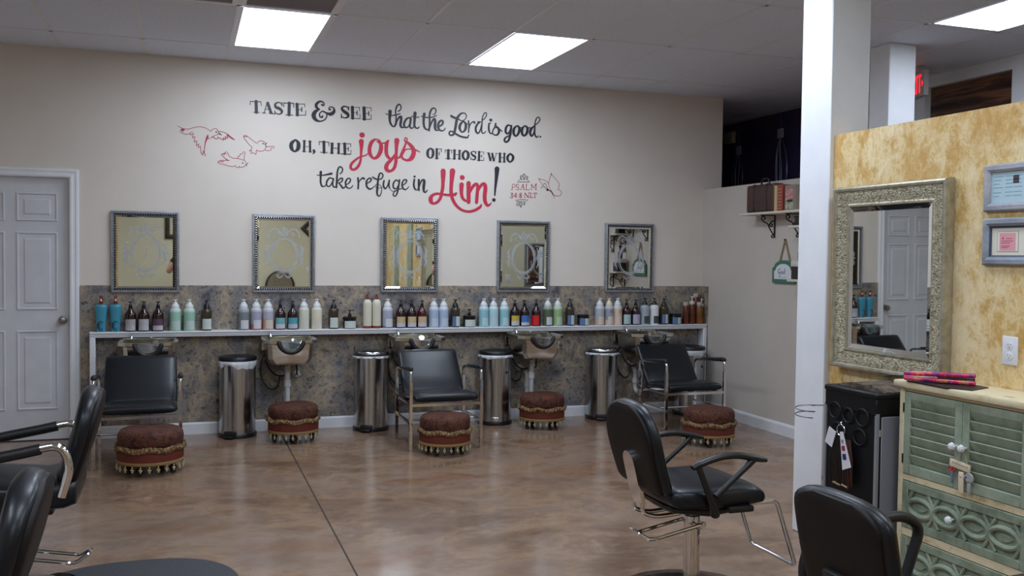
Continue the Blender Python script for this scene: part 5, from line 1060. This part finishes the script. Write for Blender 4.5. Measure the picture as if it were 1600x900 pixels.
# ---------------------------------------------------------------- shelves and ornaments on the right half wall (facing -x)
IRONB = mat('wrought_iron_black', (18, 17, 18), .45)
def scroll_bracket(par, lx, z):
    """flat bar with scrolls: down the wall and out under the board"""
    g = G().box(lx-.008, -.008, z-.19, lx+.008, 0, z).box(lx-.008, -.14, z-.008, lx+.008, 0, z)
    def sp(pts, r_=.0055): g.tube(cr_path([(lx, y, z+q) for y, q in pts], 6), r_, 7)
    sp([(-.010, -.185), (-.028, -.190), (-.032, -.175), (-.020, -.168)])
    sp([(-.012, -.17), (-.05, -.12), (-.075, -.075), (-.11, -.06), (-.135, -.035), (-.12, -.012), (-.10, -.025), (-.112, -.042)])
    sp([(-.012, -.05), (-.04, -.06), (-.055, -.085), (-.035, -.10), (-.028, -.08), (-.042, -.075)])
    g.build('bracket', IRONB, par)
def half_shelf(label, y_far, length, z, brs):
    t = thing('bracket_shelf', label, 'shelf', (XR, y_far, z), RW)
    G().box(0, -.175, -.020, length, 0, 0, .003, 1).build('board', mat('ivory_shelf', (214, 208, 194), .45), t)
    for b in brs: scroll_bracket(t, b, -.020)
    return t
half_shelf('upper ivory shelf on scrolled black brackets, carrying the brown suitcase', -.90, .85, 1.868, (.277, .62))
half_shelf('second ivory bracket shelf mostly hidden behind the white column', -1.60, .60, 1.745, (.12, .42))
half_shelf('lowest ivory bracket shelf mostly hidden behind the white column', -1.60, .60, 1.315, (.12, .42))
t = thing('suitcase', 'small dark brown vintage suitcase standing on the upper shelf', 'suitcase', (XR-.095, -1.165, 1.8682), RW)
SUIT = noise_mat('suitcase_brown', [(.3, (56, 34, 32)), (.7, (74, 48, 44))], 14, 4, .45, bump=.1, bscale=120); SUITE = mat('suitcase_edge', (88, 46, 34), .45)
G().box(-.205, -.052, 0, .205, .052, .235, .022, 3).build('case', SUIT, t)
for s in (-1, 1): G().box(s*.095-.009, -.055, .0, s*.095+.009, .055, .238, .003, 1).build('strap', mat('strap_dark', (28, 19, 19), .5), t)
for s in (-1, 1): G().box(s*.183-.023, -.054, -.0, s*.183+.023, .054, .236, .02, 2).build('corner', SUITE, t)
G().tube(fillet([(-.06, 0, .232), (-.05, 0, .285), (.05, 0, .285), (.06, 0, .232)], .035, 5), .008, 8).build('handle', IRONB, t)
g = G()
for s in (-1, 1):
    for z in (.06, .12, .19): g.ball((s*.095, -.056, z), .005, 6)
g.build('stud', mat('brass_stud', (150, 130, 100), .3, .9), t)
o = G().box(-.020, -.065, 0, .020, .065, .21, .003, 1)
b = o.build('book', mat('book_ivory', (196, 178, 130), .6), smooth=0); b.matrix_world = T(XR-.090, -1.398, 1.8685) @ RZ(RW); tag(b, 'ivory spined book standing right against the brown suitcase', 'book', 'books on the upper shelf')
b = thing('book', 'rust red book with pale dotted spine, on the upper shelf', 'book', (XR-.090, -1.456, 1.8685), RW, 'books on the upper shelf')
G().box(-.036, -.065, 0, .036, .065, .215, .004, 1).build('cover', mat('book_rust', (150, 66, 46), .55), b, smooth=0)
g = G()
for i in range(3):
    for k in range(7): g.lathe([(.0045, 0), (.0045, .001)], 8, M=T(-.016+.016*i, -.0655, .02+.026*k) @ RX(PI/2))
g.build('dot', mat('dot_pale', (214, 180, 150), .6), b, smooth=0)
t = thing('picture_box', 'small box with pink and green picture front, beside the dotted book', 'box', (XR-.090, -1.568, 1.8685), RW)
G().box(-.068, -.05, 0, .068, .05, .205, .004, 1).build('box_body', mat('box_grey_brown', (142, 132, 122), .6), t, smooth=0)
G().box(-.052, -.0508, .085, .045, -.0502, .172).build('pink_panel', noise_mat('pink_print', [(.4, (176, 92, 96)), (.6, (206, 170, 160))], 40, 3, .6), t, smooth=0)
G().box(-.052, -.0508, .012, .045, -.0502, .070).build('green_panel', noise_mat('green_print', [(.4, (130, 136, 104)), (.6, (190, 192, 170))], 40, 3, .6), t, smooth=0)
G().box(-.03, -.0515, .066, .04, -.0509, .086).build('dark_band', mat('band_dark', (40, 36, 36), .6), t, smooth=0)
t = thing('lantern', 'black lantern on the second shelf, half hidden by the white column', 'lantern', (XR-.09, -1.675, 1.7455), RW)
G().box(-.05, -.05, 0, .05, .05, .012, .003, 1).box(-.05, -.05, .065, .05, .05, .077, .003, 1).box(-.042, -.042, .012, .042, .042, .065).build('body', IRONB, t)
G().tube([(.022*math.cos(a), 0, .074+.022*math.sin(a)) for a in [PI*k/10-.1 for k in range(12)]], .004, 6).build('handle', IRONB, t)
t = thing('storage_box', 'dark box with pale lid on the lowest shelf beside the green plaque', 'box', (XR-.09, -1.675, 1.3155), RW)
G().box(-.06, -.055, 0, .06, .055, .10, .004, 1).build('box_body', mat('box_plum', (46, 32, 34), .5), t)
G().box(-.064, -.059, .10, .064, .059, .145, .006, 2).build('lid', mat('lid_pale', (206, 200, 190), .5), t)
t = tag(G().lathe([(.025, 0), (.028, .02), (.028, .07), (.012, .095), (.012, .13), (.016, .135), (.016, .15)], 16).build('bottle', mat('bottle_black', (24, 20, 20), .3), smooth=40, loc=(XR-.09, -1.67, 1.461)), 'small black bottle standing on the pale lidded box', 'bottle')
# plaque on a ribbon
t = thing('hanging_plaque', 'green arched plaque with white centre hanging from a tan ribbon on the half wall', 'wall plaque', (XR-.002, -1.335, 1.275), RW)
def arch(W_, z0, z1, sh, n=14):
    P = [(-W_, z0), (W_, z0), (W_, sh)]
    for k in range(n+1):
        a = k/n; x = W_*.82*math.cos(PI*a); P.append((x, sh+.012+(z1-sh-.012)*math.sin(PI*a)))
    P.append((-W_, sh)); return P
G().prism(arch(.155, 0, .19, .125), -.018, -.002).build('board', mat('plaque_green', (62, 116, 92), .5), t, smooth=0)
G().prism(arch(.125, .032, .16, .098), -.0205, -.0182).build('panel', mat('plaque_white', (220, 224, 230), .5), t, smooth=0)
g = G(); fn = lambda x, z: (x, -.0212, z)
for s in ([(-.035, .118, .004), (-.06, .112, .006), (-.068, .092, .007), (-.052, .080, .005), (-.040, .095, .005), (-.044, .06, .006), (-.062, .052, .003)],
          [(-.012, .098, .005), (-.024, .092, .005), (-.020, .078, .005), (-.006, .082, .005), (-.008, .096, .004)],
          [(.020, .096, .004), (.006, .092, .006), (.008, .078, .005), (.022, .084, .004), (.026, .125, .006), (.026, .078, .004)],
          [(-.05, .050, .002), (.0, .046, .002), (.05, .05, .002)]): g.ribbon(s, fn)
g.build('lettering', mat('plaque_ink', (50, 54, 60), .5), t, smooth=0)
G().box(-.009, -.006, 0, .009, -.003, .232, M=T(-.082, 0, .150) @ RY(.36)).box(-.009, -.0065, 0, .009, -.0035, .232, M=T(.082, 0, .150) @ RY(-.36)).build('ribbon', mat('tan_ribbon', (146, 126, 98), .8), t, smooth=0)
G().lathe([(.005, 0), (.005, .008), (.008, .009), (.007, .012)], 10, M=T(0, -.002, .362) @ RX(PI/2)).build('nail', IRONB, t)

# ---------------------------------------------------------------- exit sign, things in the dark window
t = thing('exit_sign', 'lit red EXIT sign hanging under the dim ceiling behind the white columns', 'exit sign', (5.55, -1.905, 2.775), RW-.35)
t.scale = (.95, 1, 1)
G().box(-.165, -.02, 0, .165, .02, .205, .006).build('housing', mat('sign_white', (190, 184, 184), .5), t)
G().box(-.05, -.03, .205, .05, .03, CZ-2.775-.003, .004).build('canopy', mat('sign_white', (190, 184, 184), .5), t)
REDE = mat('exit_red', (255, 22, 40), .5, emit=2.6)
g = G(); zb, zt = .03, .175; fy = -.0212
def bar(x0, z0, x1, z1, w_=.017): g.ribbon([(x0, z0, w_), (x1, z1, w_)], lambda x, z: (x, fy, z), 1, False)
bar(-.135, zb, -.135, zt); bar(-.146, zb+.011, -.09, zb+.011); bar(-.146, zt-.011, -.09, zt-.011); bar(-.135, (zb+zt)/2, -.10, (zb+zt)/2)
bar(-.068, zb, -.008, zt); bar(-.068, zt, -.008, zb); bar(.022, zb, .022, zt); bar(.078, zb, .078, zt); bar(.046, zt-.011, .110, zt-.011)
g.add([(.120, fy, .075), (.120, fy, .125), (.148, fy, .10)], [(0, 1, 2)])
g.build('lettering', REDE, t, smooth=0)
for y, z, L_, lb in ((1.25, 2.70, .55, 'glittering strand garland with a pale tag in the dark window, nearest the wall edge'), (.46, 2.80, .72, 'glittering strand garland with a pale tag in the dark window, nearest the column')):
    t = thing('hanging_garland', lb, 'garland', (XF-.03, y, z), RW, 'strand garlands in the dark window')
    G().box(-.055, -.006, -.05, .055, 0, .05, .004).build('tag', mat('tag_glass', (190, 190, 205), .15), t)
    rnd = random.Random(int(z*100)); g = G()
    for k in range(6):
        a = rnd.uniform(-.12, .12); g.tube(cr_path([(a*.2, -.004, -.05), (a, -.006, -.2), (a*1.2+rnd.uniform(-.04, .04), -.006, -L_*.6), (a*.5, -.004, -L_)], 5), .004, 5)
    g.build('strand', mat('strand_grey', (110, 112, 136), .3, .4), t)
    G().tube([(0, -.002, .05), (0, -.002, CZ-z)], .002, 5).build('wire', mat('strand_grey', (110, 112, 136), .3, .4), t)
b = G().box(XF-.05, 1.36, 2.80, XF, 1.54, 2.93, .006).build('emergency_light', mat('dim_beige_box', (190, 178, 162), .5)); tag(b, 'small beige box high in the dark window beside the wall edge', 'emergency light')

# ---------------------------------------------------------------- what the mirrors show behind the camera
BRONZE = noise_mat('bronze_frame', [(.3, (40, 34, 26)), (.7, (70, 60, 46))], 20, 4, .4, .4)
def art(label, cx, cz, s, rot):
    t = thing('framed_scroll_art', label, 'wall art', (cx, YB, cz), PI)
    o = G().frame(s, s, [(0, .001), (0, .03), (.03, .045), (.075, .03), (.08, .012)]); o.move(RY(rot)); o.build('frame', BRONZE, t, smooth=0)
    g = G()
    for a in range(4):
        M_ = RY(rot+a*PI/2)
        g.tube(cr_path([(0, -.02, .02), (.05, -.02, .10), (.02, -.02, .19), (-.05, -.02, .17), (-.03, -.02, .12)], 6), .006, 7, M=M_); g.tube(cr_path([(0, -.02, .02), (-.05, -.02, .06), (-.10, -.02, .12)], 6), .006, 7, M=M_)
    g.build('scroll_work', IRONB, t)
art('square dark framed scroll art reflected in the leftmost silver mirror', -.333+.33, 1.715+.33, .66, 0)
art('diamond hung dark framed scroll art reflected in the second silver mirror', 2.05+.36, 1.95, .52, PI/4)
outlet('white light switch reflected low in the second silver mirror', (2.20, YB, 1.17), PI, True)
outlet('white outlet reflected in the mirror under the verse reference', (4.62, -5.5, 1.14), PI)
salon_mirror('silver framed mirror on the divider, seen only as a reflection', 5.14, 0, loc=(5.14, -5.5, 1.03), rz=PI)
t = thing('waiting_chair', 'high arched back waiting chair reflected in the second silver mirror', 'chair', (1.675, -9.72, 0), PI/2)
TAUPE = noise_mat('taupe_fabric', [(.3, (118, 108, 86)), (.7, (140, 130, 106))], 30, 4, .8)
soft([((-.22, 0, .44), Y, (0, 0, 1), .23, .03), ((-.2, 0, .44), Y, (0, 0, 1), .25, .06), ((.2, 0, .44), Y, (0, 0, 1), .25, .06), ((.24, 0, .44), Y, (0, 0, 1), .22, .03)], 'seat', TAUPE, t)
back_of(t, .50, 1.13, -.2, -.24, .235, .30, .03, TAUPE, .95)
P = [(-.20, -.25, .5), (-.222, -.255, .84)]+[(-.24, .255*math.cos(a), .86+.285*math.sin(a)) for a in [PI-PI*k/14 for k in range(15)]]; P[2:] = [(x, y, z) for x, y, z in P[2:]]
G().tube(P+[(-.222, .255, .84), (-.20, .25, .5)], .016, 8).build('back_frame', DARKW, t)
for x in (-.19, .19):
    for y in (-.2, .2): G().tube([(x, y, .40), (x*1.05, y, 0)], [.022, .014], 8).build('leg', DARKW, t)
# sage shutters further along the gold wall
for k, (y, lb) in enumerate(((-5.62, 'sage green shutter panel on the gold wall just right of the photo'), (-6.55, 'sage green shutter panel on the gold wall nearer the photographer'))):
    t = thing('shutter_panel', lb, 'shutter', (XY, y, .98), RW)
    G().box(-.11, -.03, 0, .11, 0, .95, .004, 1).build('panel', SAGE, t); G().box(.112, -.034, 0, .128, 0, .95).build('edge_trim', mat('white_edge', (216, 216, 210), .5), t)

# ---------------------------------------------------------------- the photographer (only slivers show in the leftmost mirror)
t = thing('person', 'person in dark clothes holding up a phone, an elbow reflected in the leftmost mirror', 'person', (.02, -8.47, 0), 0)
def skin(name, verts, edges, rad, mt, par, root=0, sub=2):
    me = bpy.data.meshes.new(name); me.from_pydata(verts, edges, []); o = bpy.data.objects.new(name, me); C.objects.link(o); o.parent = par
    sk = o.modifiers.new('skin', 'SKIN'); sk.use_smooth_shade = True
    if not me.skin_vertices: 
        me.attributes
    for k, v in enumerate(me.skin_vertices[0].data): v.radius = (rad[k], rad[k]) if not isinstance(rad[k], tuple) else rad[k]; v.use_root = (k == root)
    ss = o.modifiers.new('sub', 'SUBSURF'); ss.levels = sub; ss.render_levels = sub
    me.materials.append(mt); return o
SKINM = noise_mat('skin', [(.3, (206, 158, 134)), (.7, (218, 172, 148))], 8, 3, .5); CLOTH = noise_mat('dark_clothes', [(.3, (26, 27, 34)), (.7, (36, 37, 46))], 20, 4, .85); HAIRM = noise_mat('dark_olive_hair', [(.3, (40, 34, 24)), (.7, (66, 58, 40))], 20, 4, .5, stretch=(1, 1, .1))
V = [(0, 0, .93), (0, .005, 1.10), (0, 0, 1.28), (0, -.01, 1.40), (0, .01, 1.47), (0, .02, 1.53), (0, .03, 1.60), (0, .025, 1.67),
     (-.09, 0, .90), (-.10, .01, .50), (-.10, -.02, .09), (-.10, .10, .04), (.09, 0, .90), (.10, .01, .50), (.10, -.02, .09), (.10, .10, .04),
     (-.175, -.01, 1.37), (-.275, .07, 1.14), (-.13, .30, 1.36), (-.07, .36, 1.41), (.175, -.01, 1.37), (.26, .07, 1.14), (.13, .30, 1.36), (.07, .36, 1.41)]
E_ = [(0, 1), (1, 2), (2, 3), (3, 4), (4, 5), (5, 6), (6, 7), (0, 8), (8, 9), (9, 10), (10, 11), (0, 12), (12, 13), (13, 14), (14, 15), (3, 16), (16, 17), (17, 18), (18, 19), (3, 20), (20, 21), (21, 22), (22, 23)]
Rr = [(.15, .11), (.12, .095), (.14, .105), (.10, .075), .052, .062, .078, .055, .092, .062, .042, .035, .092, .062, .042, .035, .062, .047, .032, .036, .062, .047, .032, .036]
body = skin('body', V, E_, Rr, SKINM, t)
k_ = [0, 1, 2, 3]; skin('shirt', [(0, 0, .88), (0, .005, 1.10), (0, 0, 1.28), (0, -.01, 1.385), (-.17, -.01, 1.37), (-.225, .03, 1.26), (.17, -.01, 1.37), (.22, .03, 1.26)], [(0, 1), (1, 2), (2, 3), (3, 4), (4, 5), (3, 6), (6, 7)], [(.175, .13), (.14, .112), (.158, .122), (.115, .09), .078, .07, .078, .07], CLOTH, t)
skin('trousers', [(0, 0, .93), (-.095, 0, .86), (-.10, .01, .50), (-.10, -.02, .08), (.095, 0, .86), (.10, .01, .50), (.10, -.02, .08)], [(0, 1), (1, 2), (2, 3), (0, 4), (4, 5), (5, 6)], [(.165, .125), .108, .078, .062, .108, .078, .062], CLOTH, t)
g = G().rings([[(1.08*r_*math.cos(2*PI*j/20), .012+.99*r_*math.sin(2*PI*j/20)*(.9 if math.sin(2*PI*j/20) < 0 else .62), z) for j in range(20)] for r_, z in ((.03, 1.745), (.075, 1.73), (.098, 1.69), (.106, 1.62), (.108, 1.54), (.115, 1.46), (.12, 1.38), (.10, 1.31))]); g.move(T(0, -.03, 0)); g.build('hair', HAIRM, t, smooth=70)
for s in (-1, 1):
    for k in range(4):
        a = Vector((s*.075, .37, 1.42)); g_ = [(s*.078, .365, 1.40+.017*k), (s*.088, .405, 1.412+.018*k), (s*.066, .432, 1.422+.018*k), (s*.05, .440, 1.424+.018*k)]
        skin('finger', g_, [(0, 1), (1, 2), (2, 3)], [.010, .009, .0085, .007], SKINM, t, sub=1)
    skin('thumb', [(s*.07, .37, 1.40), (s*.055, .40, 1.43), (s*.035, .418, 1.45)], [(0, 1), (1, 2)], [.012, .010, .008], SKINM, t, sub=1)
fa = G().ball((-.028, .097, 1.612), .011, 8).ball((.028, .097, 1.612), .011, 8); fa.build('eye', mat('eye_dark', (40, 34, 30), .2), t)
G().lathe([(.004, .03), (.010, .0), (.013, -.012), (.005, -.018)], 8, 0, .104, 1.59).build('nose', SKINM, t); G().box(-.022, .094, 1.546, .022, .108, 1.556, .004).build('mouth', mat('lips', (176, 100, 96), .4), t)
b = G().box(-.075, -8.036, 1.432, .075, -8.026, 1.505, .004).build('phone', PLASTIC); tag(b, 'black phone held up by the photographer', 'phone')
